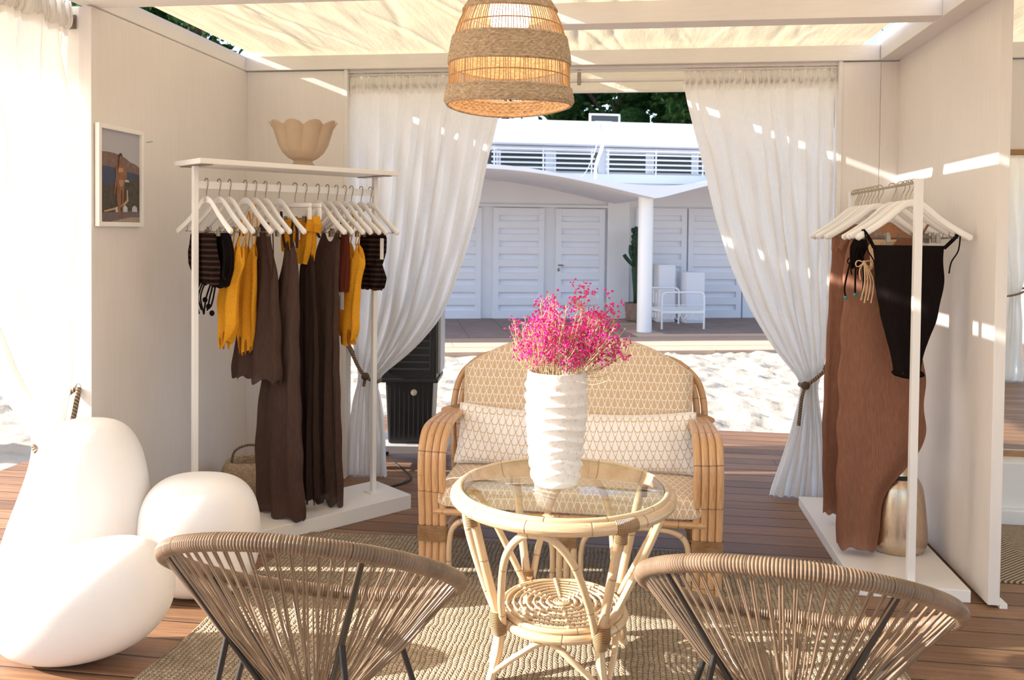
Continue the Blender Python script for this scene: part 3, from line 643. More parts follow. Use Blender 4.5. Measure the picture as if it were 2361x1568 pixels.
for i, (a, b, lab) in enumerate((((-1.70, 5.005, 2.40), (1.138, 5.005, 2.40), 'white curtain rod across the top of the rear doorway'), ((-2.44, .6, 2.412), (-2.44, 3.45, 2.412), 'curtain rod above the left side opening'))):
    e = empty('curtain_rod', a); tag(e, lab, 'curtain rod'); ob('rod', tube([a, b], .011, 12), TRIM, e)
    if i == 0:
        br = box(-.320, -.298, 4.985, 5.01, 2.375, 2.482, .002); ob('bracket', br, STEEL, e)
        ob('upper_rod', tube([(-1.70, 4.99, 2.452), (1.138, 4.99, 2.452)], .007, 8), TRIM, e)
    else: ob('bracket', box(-2.46, -2.42, 3.44, 3.452, 2.38, 2.44, .002), STEEL, e)
hk = empty('wall_hook', (-2.41, 3.45, .80)); tag(hk, 'small metal ring hook holding the side curtain rope on the post', 'hook'); ob('ring', tube([(-2.405 + .012 * math.cos(a), 3.437, .805 + .016 * math.sin(a)) for a in np.linspace(0, 2 * PI, 16)][:-1], .003, 6, closed=True), STEEL, hk)

# ------------------------------------------------------------ framed photograph on the left wall
fx = XL + .004; e = empty('framed_photograph', (fx, 3.627, 1.52)); tag(e, 'white framed photo of a swimsuit model on a cliff, hung on the left wall', 'picture')
y0, y1, z0, z1 = 3.452, 3.803, 1.515, 1.972; fw_ = .021
fr = MB(); box(fx, fx + .022, y0, y0 + fw_, z0, z1, .003, mb=fr); box(fx, fx + .022, y1 - fw_, y1, z0, z1, .003, mb=fr); box(fx, fx + .022, y0 + fw_, y1 - fw_, z0, z0 + fw_, .003, mb=fr); box(fx, fx + .022, y0 + fw_, y1 - fw_, z1 - fw_, z1, .003, mb=fr)
ob('frame', fr, FURN, e)
def pic(pts, d, col, name=None, rough=.6, parent=None):
    """flat shape of the print; pts in 0..1 of the picture (x right, y up)"""
    W_, H_ = y1 - y0 - 2 * fw_, z1 - z0 - 2 * fw_
    V = [(fx + .008 + d * .0003, y0 + fw_ + W_ * a, z0 + fw_ + H_ * b) for a, b in pts]
    mb = MB(); mb.add(V, [list(range(len(V)))[::-1] if False else list(range(len(V)))], smooth=False); return mb
PRT = {}
def pm(c, v=.25, s=40): 
    k = (c, v)
    if k not in PRT: PRT[k] = plain('print_ink_%d' % (len(PRT) + 1), hexc(c), .5, var=v, vs=s)
    return PRT[k]
pr = ob('print', pic([(0, 0), (1, 0), (1, 1), (0, 1)], 0, 0), pm('#a9a9b2', .06, 5), e)
def pp(name, pts, d, c, v=.25): return sub(name, pic(pts, d, 0), pm(c, v), pr)
pp('hills', [(0, .45), (1, .38), (1, .63), (.9, .66), (.75, .68), (.62, .72), (.5, .74), (.35, .755), (.2, .76), (.08, .755), (0, .77)], 1, '#7a6158', .4)
pp('sea', [(0, .33), (1, .33), (1, .545), (.6, .575), (.3, .60), (0, .605)], 2, '#37405c', .2)
pp('land', [(0, .09), (1, .09), (1, .50), (.85, .50), (.7, .47), (.5, .44), (.3, .41), (.12, .39), (0, .41)], 3, '#4a4234', .5)
pp('terrace', [(0, 0), (1, 0), (1, .13), (.7, .13), (.4, .11), (.1, .10), (0, .09)], 4, '#6d6064', .25)
pp('wall_edge', [(.25, .0), (1, 0), (1, .06), (.75, .055), (.5, .03)], 5, '#a08f80', .15)
pp('path', [(.66, .36), (.69, .36), (.70, .28), (.71, .24), (.62, .19), (.40, .14), (.12, .105), (.10, .12), (.38, .16), (.58, .21), (.66, .25)], 5, '#b69474', .2)
for q in ((.38, .11, .12, .045), (.56, .115, .12, .05), (.80, .12, .13, .05), (.60, .45, .12, .018)): pp('house', [(q[0], q[1]), (q[0] + q[2], q[1]), (q[0] + q[2], q[1] + q[3]), (q[0] + q[2] * .5, q[1] + q[3] * 1.5), (q[0], q[1] + q[3])], 6, '#b9bcc6', .2)
fig = [(.45, .06), (.49, .06), (.50, .12), (.515, .25), (.52, .36), (.535, .36), (.535, .22), (.53, .09), (.535, .05), (.57, .05), (.565, .13), (.575, .26), (.60, .42), (.61, .46), (.66, .50), (.655, .56), (.62, .62), (.56, .645), (.535, .66), (.555, .70), (.545, .74), (.51, .755), (.475, .74), (.46, .70), (.475, .66), (.46, .645), (.40, .63), (.375, .58), (.385, .50), (.35, .36), (.335, .31), (.36, .30), (.40, .40), (.415, .48), (.41, .43), (.41, .30), (.425, .18)]
pp('standing_figure', fig, 8, '#8a5a3e', .3)
pp('hair', [(.455, .73), (.48, .76), (.52, .765), (.55, .74), (.55, .71), (.53, .735), (.49, .735), (.475, .70), (.46, .62), (.435, .56), (.42, .60), (.45, .66)], 9, '#2c211d', .2)
pp('swimwear', [(.45, .60), (.565, .60), (.57, .555), (.45, .55)], 9, '#b08763', .15); pp('swimwear', [(.455, .47), (.585, .47), (.575, .42), (.52, .385), (.46, .425)], 9, '#a57d5e', .15)
nl = empty('wall_nail', (XL, 3.87, 1.93)); tag(nl, 'bare bent nail in the left wall beside the framed photo', 'nail'); ob('shaft', tube([(XL - .002, 3.862, 1.927), (XL + .012, 3.875, 1.931), (XL + .016, 3.89, 1.934)], .0013, 6), BLACKM, nl)
# ------------------------------------------------------------ clothes racks
RA = math.atan2(.764, .629)                    # left rack direction
RL0 = Vector((-2.009, 3.718, 0)); RL1 = Vector((-1.38, 4.482, 0)); RLEN = (RL1 - RL0).length
e = empty('clothes_rack', RL0, RA); tag(e, 'white clothes rack with a top shelf and low plinth in the left corner', 'clothes rack', 'white clothes racks')
pt('plinth', box(-.13, RLEN + .13, -.175, .175, .0, .078, .003), FURN, e)
for x in (0, RLEN):
    pt('post', box(x - .0125, x + .0125, -.0125, .0125, .078, 1.804, .002), FURN, e); pt('foot_plate', box(x - .035, x + .035, -.035, .035, .078, .084, .001), FURN, e)
pt('rail', box(.012, RLEN - .012, -.006, .006, 1.698, 1.733, .002), FURN, e)
pt('shelf', box(-.04, RLEN + .055, -.15, .15, 1.804, 1.828, .003), FURN, e)
pt('bracket', box(-.02, .03, -.13, .13, 1.800, 1.804, .001), STEEL, e); pt('bracket', box(RLEN - .03, RLEN + .02, -.13, .13, 1.800, 1.804, .001), STEEL, e)
e = empty('clothes_rack', (1.19, 3.755, 0)); tag(e, 'white clothes rack on a low plinth along the right partition', 'clothes rack', 'white clothes racks')
pt('plinth', box(-.24, .218, -.063, 1.135, 0, .052, .003), FURN, e)
for y in (0, 1.08): pt('post', box(-.0155, .0155, y - .0155, y + .0155, .052, 1.748, .002), FURN, e)
pt('rail', tube([(0, .0, 1.735), (0, 1.08, 1.735)], .006, 10), BRASS, e)

def hanger(kind='shoulder', hookr=.014, brass=False):
    e = empty('coat_hanger'); 
    hk = [(-hookr, 0, -.010)] + [(-hookr * math.cos(a), 0, -.004 + hookr * math.sin(a) * 1.1) for a in np.linspace(0, PI, 8)] + [(hookr * .9, 0, -.022), (.002, 0, -.052), (0, 0, -.085)]
    pt('hook', tube(cr(hk, 4), .0021, 8), BRASS if brass else STEEL, e)
    if kind == 'shoulder':
        P = cr([(-.230, -.014, -.240), (-.20, -.012, -.222), (-.15, -.006, -.190), (-.10, -.002, -.153), (-.060, 0, -.117), (-.030, 0, -.094), (0, 0, -.088), (.030, 0, -.094), (.060, 0, -.117), (.10, -.002, -.153), (.15, -.006, -.190), (.20, -.012, -.222), (.230, -.014, -.240)], 6)
        mb = MB(); n = len(P); T = np.gradient(P, axis=0); T /= np.linalg.norm(T, axis=1)[:, None]
        q = np.linspace(-1, 1, n); hgt = .0115 + .003 * np.abs(q) + .006 * np.exp(-(q / .14) ** 2); hgt[0] = hgt[-1] = .004; hgt[1] = hgt[-2] = .012; dep = .0048 + .004 * np.abs(q) ** 2
        m_ = 12; th = np.linspace(0, 2 * PI, m_, endpoint=False); V = []
        for i in range(n):
            nn = np.array([-T[i][2], 0, T[i][0]])
            for a in th: V.append(P[i] + nn * hgt[i] * np.sign(math.sin(a)) * abs(math.sin(a)) ** .7 + np.array([0, 1, 0]) * dep[i] * np.sign(math.cos(a)) * abs(math.cos(a)) ** .7)
        Fc = [(i * m_ + j, i * m_ + (j + 1) % m_, (i + 1) * m_ + (j + 1) % m_, (i + 1) * m_ + j) for i in range(n - 1) for j in range(m_)] + [list(range(m_))[::-1], list(range((n - 1) * m_, n * m_))]
        mb.add(V, Fc); pt('body', mb, HANG, e)
        zb = -.238; bx = .165
        pt('clip_bar', tube(cr([(-bx, 0, -.196), (-bx, 0, zb + .008), (-bx + .008, 0, zb), (bx - .008, 0, zb), (bx, 0, zb + .008), (bx, 0, -.196)], 3), .0018, 6), STEEL, e)
        for x in (-.10, .10): 
            c = box(x - .009, x + .009, -.006, .006, zb - .022, zb + .010, .002); box(x - .007, x + .007, .004, .012, zb + .0, zb + .022, .001, mb=c); pt('clip', c, STEEL, e)
    else:
        f = box(-.105, .105, -.007, .007, -.112, -.09, .005); box(-.105, -.085, -.007, .007, -.175, -.112, .004, mb=f); box(.085, .105, -.007, .007, -.175, -.112, .004, mb=f)
        pt('body', f, HANG, e); zb = -.168
        pt('clip_bar', tube([(-.09, 0, zb), (.09, 0, zb)], .0018, 6), STEEL, e)
        for x in (-.06, .06): pt('clip', box(x - .008, x + .008, -.006, .006, zb - .02, zb + .012, .002), STEEL, e)
    return e
HA = math.atan2(-.515, .857); TT = [.054, .116, .168, .248, .299, .354, .427, .516, .573, .647, .704, .758, .808, .85, .911, .97]
hlab = ['carrying the striped knit top, nearest the left post', 'carrying the black tie top, second from the left post', 'carrying the marigold swimsuit furthest left', 'standing bare between the two left swimsuits',
        'carrying the marigold swimsuit with the tied cord', 'carrying the flared brown chiffon cape', 'carrying the long brown chiffon dress in the rack middle', 'square and white, carrying the smaller marigold bikini piece', 'square and white, carrying the marigold bikini with a paper tag', 'standing bare just right of the square hangers',
        'carrying the second long brown chiffon dress', 'carrying the small rust knit bralette', 'carrying the marigold swimsuit on the right side', 'standing bare behind the right-hand marigold swimsuit', 'carrying the black knit set near the right post', 'hanging empty next to the right post']
rot_j = [0, .04, -.03, .02, .05, -.02, 0, .22, .20, .03, -.03, .02, .0, .05, -.04, .02]
hs_ = hanger(); hq = hanger('square'); hp = []; used = {0: 0, 1: 0}
for i, t_ in enumerate(TT):
    sq = i in (7, 8); src = hq if sq else hs_; p_ = RL0.lerp(RL1, t_); p_.z = 1.7355
    h = src if not used[int(sq)] else dup(src); used[int(sq)] = 1
    h.location = p_; h.rotation_euler = (0, 0, HA + rot_j[i]); tag(h, ('square white clip hanger ' if sq else 'white shoulder hanger ') + hlab[i].replace('square and white, ', ''), 'hanger', 'hangers on the left rack'); hp.append(p_)
hr = hanger(hookr=.018, brass=True); u2 = 0
HY = [4.80, 4.765, 4.725, 4.665, 4.60, 4.54, 4.48, 4.41, 4.34, 4.18, 4.05, 3.985, 3.93, 3.867]
hl2 = ['deepest in the row', 'second from the far end of the right rack', 'third from the far end of the right rack', 'fourth from the far end of the right rack', 'fifth from the far end of the right rack', 'sixth from the far end, in the tight bunch', 'seventh in the row, carrying the sheer terracotta panel', 'holding a tan top with a brown shoulder',
       'sixth from the front of the right rack', 'fifth from the front of the right rack', 'carrying the long terracotta mesh dress', 'holding the black bikini with teal beaded ties', 'holding the beige string bikini, second from the front', 'frontmost on the right rack, holding the black swimsuit']
for i, y in enumerate(HY):
    h = hr if i == 0 else dup(hr); h.location = (1.196 + (.012 if i > 8 else 0), y, 1.739); h.rotation_euler = (0, .02 * math.sin(i * 4.1), .06 * math.sin(i * 2.3)); tag(h, 'white shoulder hanger ' + hl2[i], 'hanger', 'hangers on the right rack')

def garment(rows, d=.022, rip=.006, nr=5, nv=60, seed=0, nth=64, hem=.0, cap=True, d2=None, neck=0., leg=0.):
    """soft closed sleeve of cloth: rows (z, centre, half width)"""
    rows = sorted(rows, key=lambda r: -r[0]); z = np.array([r[0] for r in rows]); c = np.array([r[1] for r in rows]); w_ = np.array([r[2] for r in rows])
    r = np.random.default_rng(seed); ph = r.uniform(0, 6.28, 5)
    def sm(q, v):
        L_ = (z[0] - z[-1]) * .035; return sum(np.interp(-np.clip(q + k * L_, z[-1], z[0]), -z, v) for k in (-1, -.5, 0, .5, 1)) / 5
    def fn(U, V):
        th = U * 2 * PI; zz = z[0] + (z[-1] - z[0]) * V; cc = sm(zz, c); ww = sm(zz, w_)
        D = d + ((d2 or d) - d) * V; D = D * np.clip(V * 14 + .35, 0, 1)
        g = np.clip(V * 1.3, .15, 1)
        x = cc + ww * np.cos(th) * (1 + .03 * np.sin(3 * zz * 9 + ph[0]))
        fx_ = np.sin(nr * th * .5 * 2 + ph[1] + 2.0 * zz) + .5 * np.sin((nr * 1.7 // 1) * th + ph[2] - 3 * zz)
        y = D * np.sin(th) + rip * g * fx_
        ac = np.abs(np.cos(th)); zz = zz - neck * (1 - np.exp(-((ac - .62) / .26) ** 2)) * (1 - V) ** 5 + leg * ac ** 1.5 * V ** 5
        return x, y, zz + hem * np.sin(nr * th + ph[3]) * V ** 6 + .006 * np.sin(th * 7 + ph[4]) * (V > .97), U, V
    return grid(nth, nv, fn)
def strap(P, r=.0035, mb=None, flat=None): return tube(cr(P, 5), r, 6, mb=mb, flat=flat)
def hang(name, i, label, cat, rack='L'):
    if rack == 'L': e = empty(name, (hp[i].x, hp[i].y, 0), HA)
    else: e = empty(name, (1.20, i, 0), 0)
    tag(e, label, cat, 'clothes on the left rack' if rack == 'L' else 'clothes on the right rack'); return e
e = hang('striped_top', 0, 'black and dark brown striped knit top clipped by the left post', 'top')
pt('bodice', garment([(1.492, -.027, .10), (1.468, -.027, .108), (1.40, -.03, .123), (1.34, -.017, .124), (1.25, .018, .083)], .03, .008, 5, seed=1), STRIPE, e)
for k in range(4): pt('tie', strap([(-.02 + .02 * k, -.03, 1.26), (-.05 + .02 * k, -.035, 1.19), (-.03 + .02 * k, -.03, 1.13 - .02 * (k % 2))], .004), BLK, e)
e = hang('tie_top', 1, 'black tie-side bikini top hanging beside the striped top', 'top')
pt('bodice', garment([(1.492, .03, .05), (1.469, .031, .06), (1.40, .037, .072), (1.32, .033, .069), (1.235, .007, .05)], .026, .008, 6, seed=2), BLK, e)
kt = strap([(.08, -.03, 1.46), (.11, -.04, 1.38), (.10, -.04, 1.30), (.12, -.04, 1.27)], .005)
for k in range(3): ell((-.07 + .03 * k, -.03, 1.17 - .03 * k), (.014, .012, .014), 5, kt); strap([(-.02 + .02 * k, -.03, 1.25), (-.06 + .03 * k, -.03, 1.18), (-.08 + .03 * k, -.03, 1.10 + .02 * k)], .0045, kt)
pt('tie', kt, BLK, e); 
def bow(x, y, z, s, mb): 
    for q in (-1, 1): tube([(x + q * s * (math.sin(a)), y, z + s * .8 * math.sin(2 * a) * .5 - s * .2 * math.sin(a)) for a in np.linspace(0, PI, 10)], .003, 6, mb=mb); strap([(x, y, z), (x + q * s * .5, y, z - s), (x + q * s * .4, y - .004, z - 2.2 * s)], .003, mb)
    return mb
def swimsuit(i, label, rows, seed, bowat=None, anchors=None, gmat=None, leg_shade=True):
    e = hang('swimsuit', i, label, 'swimsuit'); pt('bodice', garment(rows, .024, .010, 5, seed=seed, d2=.02, neck=.075, leg=.05), YEL, e)
    z0, c0, w0 = rows[0]
    for (ax, az), q in zip(anchors, (-.62, .62)):
        sp = MB(); strap([(ax, .0, az), (ax * .5 + .5 * (c0 + q * w0) + .006, -.02, (az + z0) / 2), (c0 + q * w0, -.012, z0 - .012)], .0032, sp)
        strap([(ax, .0, az), (ax * .5 + .5 * (c0 + q * w0) - .012, .02, (az + z0) / 2), (c0 + q * w0 - .02, .012, z0 - .03)], .0032, sp)
        pt('strap', sp, YEL, e)
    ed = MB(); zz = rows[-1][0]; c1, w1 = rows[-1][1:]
    for q in (-1, 1): ell((c1 + q * w1 * .45, -.020, zz + .045), (w1 * .16, .006, .045), 8, ed)  # dark lenses on the front imitate the shade inside the leg holes
    pt('leg_hole_shade', ed, YELD, e, 'dark lenses painted as the shade inside the leg openings')
    if bowat: pt('bow', bow(*bowat, .022, MB()), YEL, e)
    return e
swimsuit(2, 'marigold knit one-piece swimsuit hanging furthest left', [(1.441, .069, .036), (1.362, .053, .07), (1.256, .005, .066), (1.151, -.019, .079), (1.046, -.013, .073), (.983, -.02, .055), (.930, -.03, .034)], 3, None, [(.10, 1.556), (.16, 1.535)])
swimsuit(4, 'marigold knit one-piece swimsuit with a bow at the waist, in front of the cape', [(1.44, -.03, .045), (1.40, -.05, .06), (1.313, -.06, .07), (1.184, -.071, .074), (1.077, -.072, .068), (.969, -.07, .067), (.890, -.071, .053)], 4, (-.10, -.045, 1.17), [(-.05, 1.60), (.005, 1.635)])
e = hang('chiffon_cape', 5, 'short flared brown chiffon cape with an uneven hem', 'cape')
pt('body', garment([(1.545, -.0, .03), (1.476, -.02, .05), (1.315, -.004, .092), (1.141, -.024, .127), (.922, -.062, .173), (.80, -.072, .188), (.76, -.070, .18)], .02, .012, 7, seed=5, hem=.016, d2=.045), BRN, e)
pt('neck_tie', strap([(.09, -.02, 1.50), (.11, -.03, 1.38), (.10, -.03, 1.27)], .003), BRND, e)
def dress(i, label, rows, seed, mat, straps, d2=.05):
    e = hang('chiffon_dress', i, label, 'dress'); pt('skirt', garment(rows, .018, .011, 7, nv=90, seed=seed, nth=96, hem=.012, d2=d2, neck=.05), mat, e)
    for P_ in straps: pt('strap', strap(P_, .008, None, (1, .4)), BRND, e)
    return e
dress(6, 'long brown chiffon dress with open sides hanging in the middle of the left rack', [(1.455, .09, .040), (1.36, .098, .052), (1.23, .075, .088), (1.036, .06, .102), (.75, .019, .150), (.486, .005, .174), (.267, .01, .180), (.092, .032, .185)], 6, BRN, [[(.12, 0, 1.575), (.125, -.014, 1.50), (.12, -.012, 1.42)], [(.02, 0, 1.60), (.05, -.014, 1.50), (.068, -.012, 1.42)], [(.12, 0, 1.575), (.13, .014, 1.50), (.13, .012, 1.42)]])
dress(8, 'narrow dark brown chiffon dress tucked behind the marigold bikini', [(1.40, .03, .04), (1.333, .02, .057), (.911, .03, .078), (.467, .035, .071), (.13, .051, .055)], 7, BRND, [[(.03, 0, 1.56), (.03, -.01, 1.48), (.03, -.01, 1.37)]], .03)
dress(10, 'second long brown chiffon dress, right of the marigold bikini', [(1.50, .03, .085), (1.42, .0, .097), (1.353, -.004, .101), (1.171, -.006, .101), (.99, .003, .090), (.671, .003, .093), (.40, .007, .098), (.095, .02, .110)], 8, BRN, [[(.13, 0, 1.575), (.118, -.01, 1.54), (.105, -.01, 1.47)], [(-.13, 0, 1.575), (-.09, -.01, 1.53), (-.05, -.01, 1.47)]], .035)
e = hang('bikini', 7, 'smaller marigold bikini piece clipped to a square hanger', 'bikini'); pt('cup', garment([(1.565, -.04, .045), (1.51, -.05, .05), (1.46, -.06, .047), (1.40, -.07, .031)], .02, .006, 4, seed=9), YEL, e)
e = hang('bikini', 8, 'marigold ruffled bikini with a paper tag clipped to a square hanger', 'bikini')
pt('cup', garment([(1.572, .0, .085), (1.53, -.0, .088), (1.47, .0, .08), (1.43, .008, .067), (1.34, .002, .046)], .026, .010, 6, seed=10), YEL, e)
pt('frill', garment([(1.58, .06, .05), (1.54, .065, .05), (1.50, .06, .04)], .034, .012, 6, seed=21), YEL, e)
pt('tag', box(.0, .022, -.047, -.045, 1.46, 1.52, .0), FURN, e)
e = hang('knit_bralette', 11, 'small rust knit bralette hanging beside the second brown dress', 'top'); pt('bodice', garment([(1.49, .058, .036), (1.468, .058, .04), (1.354, .064, .038), (1.19, .059, .029)], .022, .008, 5, seed=11), RUST, e)
pt('tag', box(.075, .105, -.036, -.034, 1.10, 1.19, 0), GPLAS, e)
swimsuit(12, 'marigold knit one-piece swimsuit hanging on the right part of the left rack', [(1.445, .075, .043), (1.40, .09, .07), (1.354, .091, .075), (1.24, .07, .064), (1.124, .041, .08), (.986, .038, .083), (.935, .037, .07), (.903, .037, .059)], 12, None, [(.07, 1.60), (.147, 1.565)])
e = hang('knit_set', 14, 'black and brown striped knit bikini set near the right post', 'bikini'); pt('top_piece', garment([(1.495, .101, .085), (1.473, .101, .097), (1.399, .097, .096), (1.329, .084, .075)], .026, .010, 6, seed=13), STRIPE, e)
pt('bottom_piece', garment([(1.335, .088, .078), (1.261, .095, .10), (1.20, .089, .079)], .028, .012, 6, seed=14), STRIPE, e); pt('tag', box(.175, .20, -.02, -.018, 1.36, 1.47, 0), FURN, e)
# right rack clothes
e = hang('swimsuit', 3.867, 'black one-piece swimsuit hung in front on the right rack', 'swimsuit', 'R')
def suit():
    rows = [(1.468, -.012, .146), (1.451, -.012, .148), (1.329, -.004, .141), (1.236, -.004, .130), (1.16, -.003, .122), (1.13, -.003, .110), (1.079, -.006, .089), (1.014, -.008, .071), (.96, -.008, .062), (.915, -.007, .056)]
    return garment(rows, .020, .004, 4, nv=80, seed=15, d2=.03)
pt('bodice', suit(), BLK, e); ed = MB()
for q in (-1, 1):
    strap([(-.007 + q * .05, -.02, .915), (-.007 + q * .056, -.005, .918), (-.007 + q * .05, .012, .916)], .009, ed)
strap([(-.065, -.030, .917), (-.007, -.034, .905), (.052, -.030, .917)], .011, ed); pt('leg_hem', ed, BLK, e)
for q in (-1, 1):
    sp = MB()
    for dy in (-.012, .012): strap([(q * .20, dy, 1.535), (q * .175, dy, 1.50), (q * .142 - .01, dy, 1.455)], .005, sp)
    strap([(q * .195, -.012, 1.53), (q * .185, -.02, 1.45), (q * .158, -.02, 1.40), (q * .15, -.018, 1.35)], .003, sp)
    pt('strap', sp, BLK, e)
e = hang('mesh_dress', 4.05, 'long terracotta mesh dress hanging behind the black swimsuit', 'dress', 'R')
pt('skirt', garment([(1.50, -.06, .13), (1.477, -.078, .150), (1.202, -.07, .165), (.907, -.062, .186), (.60, -.058, .190), (.50, -.072, .176), (.42, -.115, .132), (.33, -.142, .104), (.212, -.148, .096), (.085, -.152, .088)], .035, .009, 4, nv=90, seed=16, nth=110, hem=.006, d2=.06), TAN, e)
sp = strap([(-.16, -.02, 1.54), (-.14, -.03, 1.50), (-.12, -.03, 1.45)], .009, None, (1, .4)); pt('strap', sp, TAN, e); pt('strap', strap([(.12, -.02, 1.56), (.09, -.03, 1.51), (.06, -.03, 1.46)], .009, None, (1, .4)), TAN, e)
e = hang('mesh_dress', 4.44, 'narrow sheer terracotta panel at the left of the long mesh dress', 'dress', 'R')
pt('skirt', garment([(1.50, -.15, .046), (1.17, -.16, .05), (.845, -.165, .056), (.52, -.172, .056), (.11, -.165, .05)], .014, .005, 4, seed=17, d2=.03), TAN, e)
e = hang('tan_top', 4.36, 'tan and dark brown top draped over a hanger shoulder on the right rack', 'top', 'R')
mb = garment([(1.565, -.08, .03), (1.53, -.13, .05), (1.50, -.17, .05), (1.44, -.19, .03)], .018, .004, 3, seed=18); pt('shoulder', mb, TAN, e)
mb = garment([(1.575, .02, .04), (1.53, .03, .09), (1.50, .05, .12), (1.47, .05, .10)], .016, .004, 3, seed=19); pt('front', mb, fab('copper_satin', (.42, .21, .12), .1), e)
e = hang('string_bikini', 3.985, 'black string bikini with teal beads on its ties', 'bikini', 'R'); mb = garment([(1.492, -.18, .03), (1.46, -.185, .04), (1.41, -.195, .028), (1.36, -.20, .014)], .014, .004, 4, seed=22); pt('cup', mb, BLK, e)
sp = strap([(-0.200, -.02, 1.46), (-0.230, -.03, 1.38), (-0.250, -.03, 1.28), (-0.245, -.03, 1.235)], .0042); strap([(-0.195, -.02, 1.44), (-0.205, -.03, 1.36), (-0.205, -.03, 1.245)], .0042, sp); strap([(-0.175, -.02, 1.44), (-0.170, -.03, 1.34), (-0.173, -.03, 1.25)], .0042, sp); bow(-.21, -.03, 1.40, .03, sp); pt('tie', sp, BLK, e)
TEAL = plain('teal_bead', (.01, .22, .26), .3)
for x, z in ((-.245, 1.232), (-.173, 1.245), (-.205, 1.245)): pt('bead', ell((x, -.03, z), (.008, .008, .009), 6), TEAL, e)
e = hang('string_bikini', 3.93, 'beige string bikini with tied cords beside the black swimsuit', 'bikini', 'R'); mb = garment([(1.492, -.09, .05), (1.46, -.11, .05), (1.40, -.13, .02), (1.36, -.14, .012)], .012, .004, 4, seed=23); pt('cup', mb, BEIGE, e)
sp = bow(-.185, -.03, 1.39, .034, MB())
for k in range(4): strap([(-.185, -.03, 1.40), (-.18 + .012 * k, -.035, 1.31), (-.195 + .014 * k, -.035, 1.225 - .012 * (k % 2))], .0035, sp)
pt('tie', sp, BEIGE, e)

# scalloped vase on the shelf
def scal(t, z, r):
    k = max(0., (z - 1.89) / .11); return r * (1 + .10 * min(k, 1.6) * abs(math.sin(4.5 * t)) ** .8 * (1 if k < 9 else 1) - .03 * min(k, 1))
prof = [(.0, 1.852), (.056, 1.852), (.057, 1.856), (.044, 1.874), (.046, 1.878), (.072, 1.892), (.098, 1.918), (.114, 1.955), (.121, 1.995), (.127, 2.03), (.145, 2.058)]
prin = [(.141, 2.060), (.121, 2.03), (.114, 1.995), (.106, 1.96), (.088, 1.925), (.05, 1.90), (0, 1.89)]
mb = MB(); n = 144; 
def vfn(U, V):
    P_ = np.array(prof + prin); k = V * (len(P_) - 1); r = np.interp(k, np.arange(len(P_)), P_[:, 0]); z = np.interp(k, np.arange(len(P_)), P_[:, 1]); th = U * 2 * PI
    g = np.clip((z - 1.88) / .16, 0, 1.1); lobe = np.abs(np.sin(4.5 * th)) ** .75; rr = r * (1 + g * .17 * (lobe - .6)); zz = z + .032 * np.clip((z - 2.02) / .045, 0, 1) * (lobe - .4)
    return rr * np.cos(th) * (1 + .12 * g), rr * np.sin(th) * (1 - .28 * g), zz
grid(n, 70, vfn, mb)
e = empty('scalloped_vase', (-1.630, 4.083, -.023), .1); tag(e, 'matte sand-coloured scalloped shell vase on the left rack shelf', 'vase'); pt('body', mb, CERAM, e)
# tall metal vase
pf = [(0, .054), (.11, .054), (.125, .060), (.138, .085), (.139, .15), (.128, .27), (.118, .335), (.108, .365), (.086, .395), (.078, .42), (.079, .455), (.084, .468), (.080, .470), (.075, .455), (.074, .42), (.10, .37), (.12, .2), (.12, .07), (0, .065)]
e = empty('metal_vase', (1.245, 4.16, 0)); tag(e, 'brushed champagne metal vase standing on the right plinth', 'vase')
P_ = cr([(a, b, 0) for a, b in pf[:12]], 5); pt('body', lathe([(max(a, 0), b) for a, b, _ in P_], 64), GOLDV, e); pt('lining', lathe(pf[11:], 48), DARKIN, e)
# ------------------------------------------------------------ rug
def rugf(U, V):
    x = -1.60 + 2.54 * U; y = 1.55 + 2.47 * V
    return x + .012 * np.sin(y * 7) + .02 * (V - .5), y + .010 * np.sin(x * 5) + .03 * (U - .3), .013 + .0012 * np.sin(x * 31) * np.sin(y * 23)
mb = grid(90, 90, rugf)
def edgef(P0, P1):
    def fn(U, V): return None
eb = [(-1.60 + .012 * math.sin(y * 7) + .02 * ((y - 1.55) / 2.47 - .5), y + .010 * math.sin(-1.6 * 5) - .009, .007) for y in np.linspace(1.55, 4.02, 40)]
tube(eb, .0075, 8, mb=mb); tube([(x, 4.02 + .010 * math.sin(x * 5) + .03 * ((x + 1.6) / 2.54 - .3), .007) for x in np.linspace(-1.59, .94, 40)], .0075, 8, mb=mb)
tube([(.94 + .012 * math.sin(y * 7) + .02 * ((y - 1.55) / 2.47 - .5), y + .021, .007) for y in np.linspace(1.55, 4.0, 40)], .0075, 8, mb=mb)
r_ = ob('rug', mb, RUG); tag(r_, 'natural jute rug with a knobbly weave under the round table', 'rug')
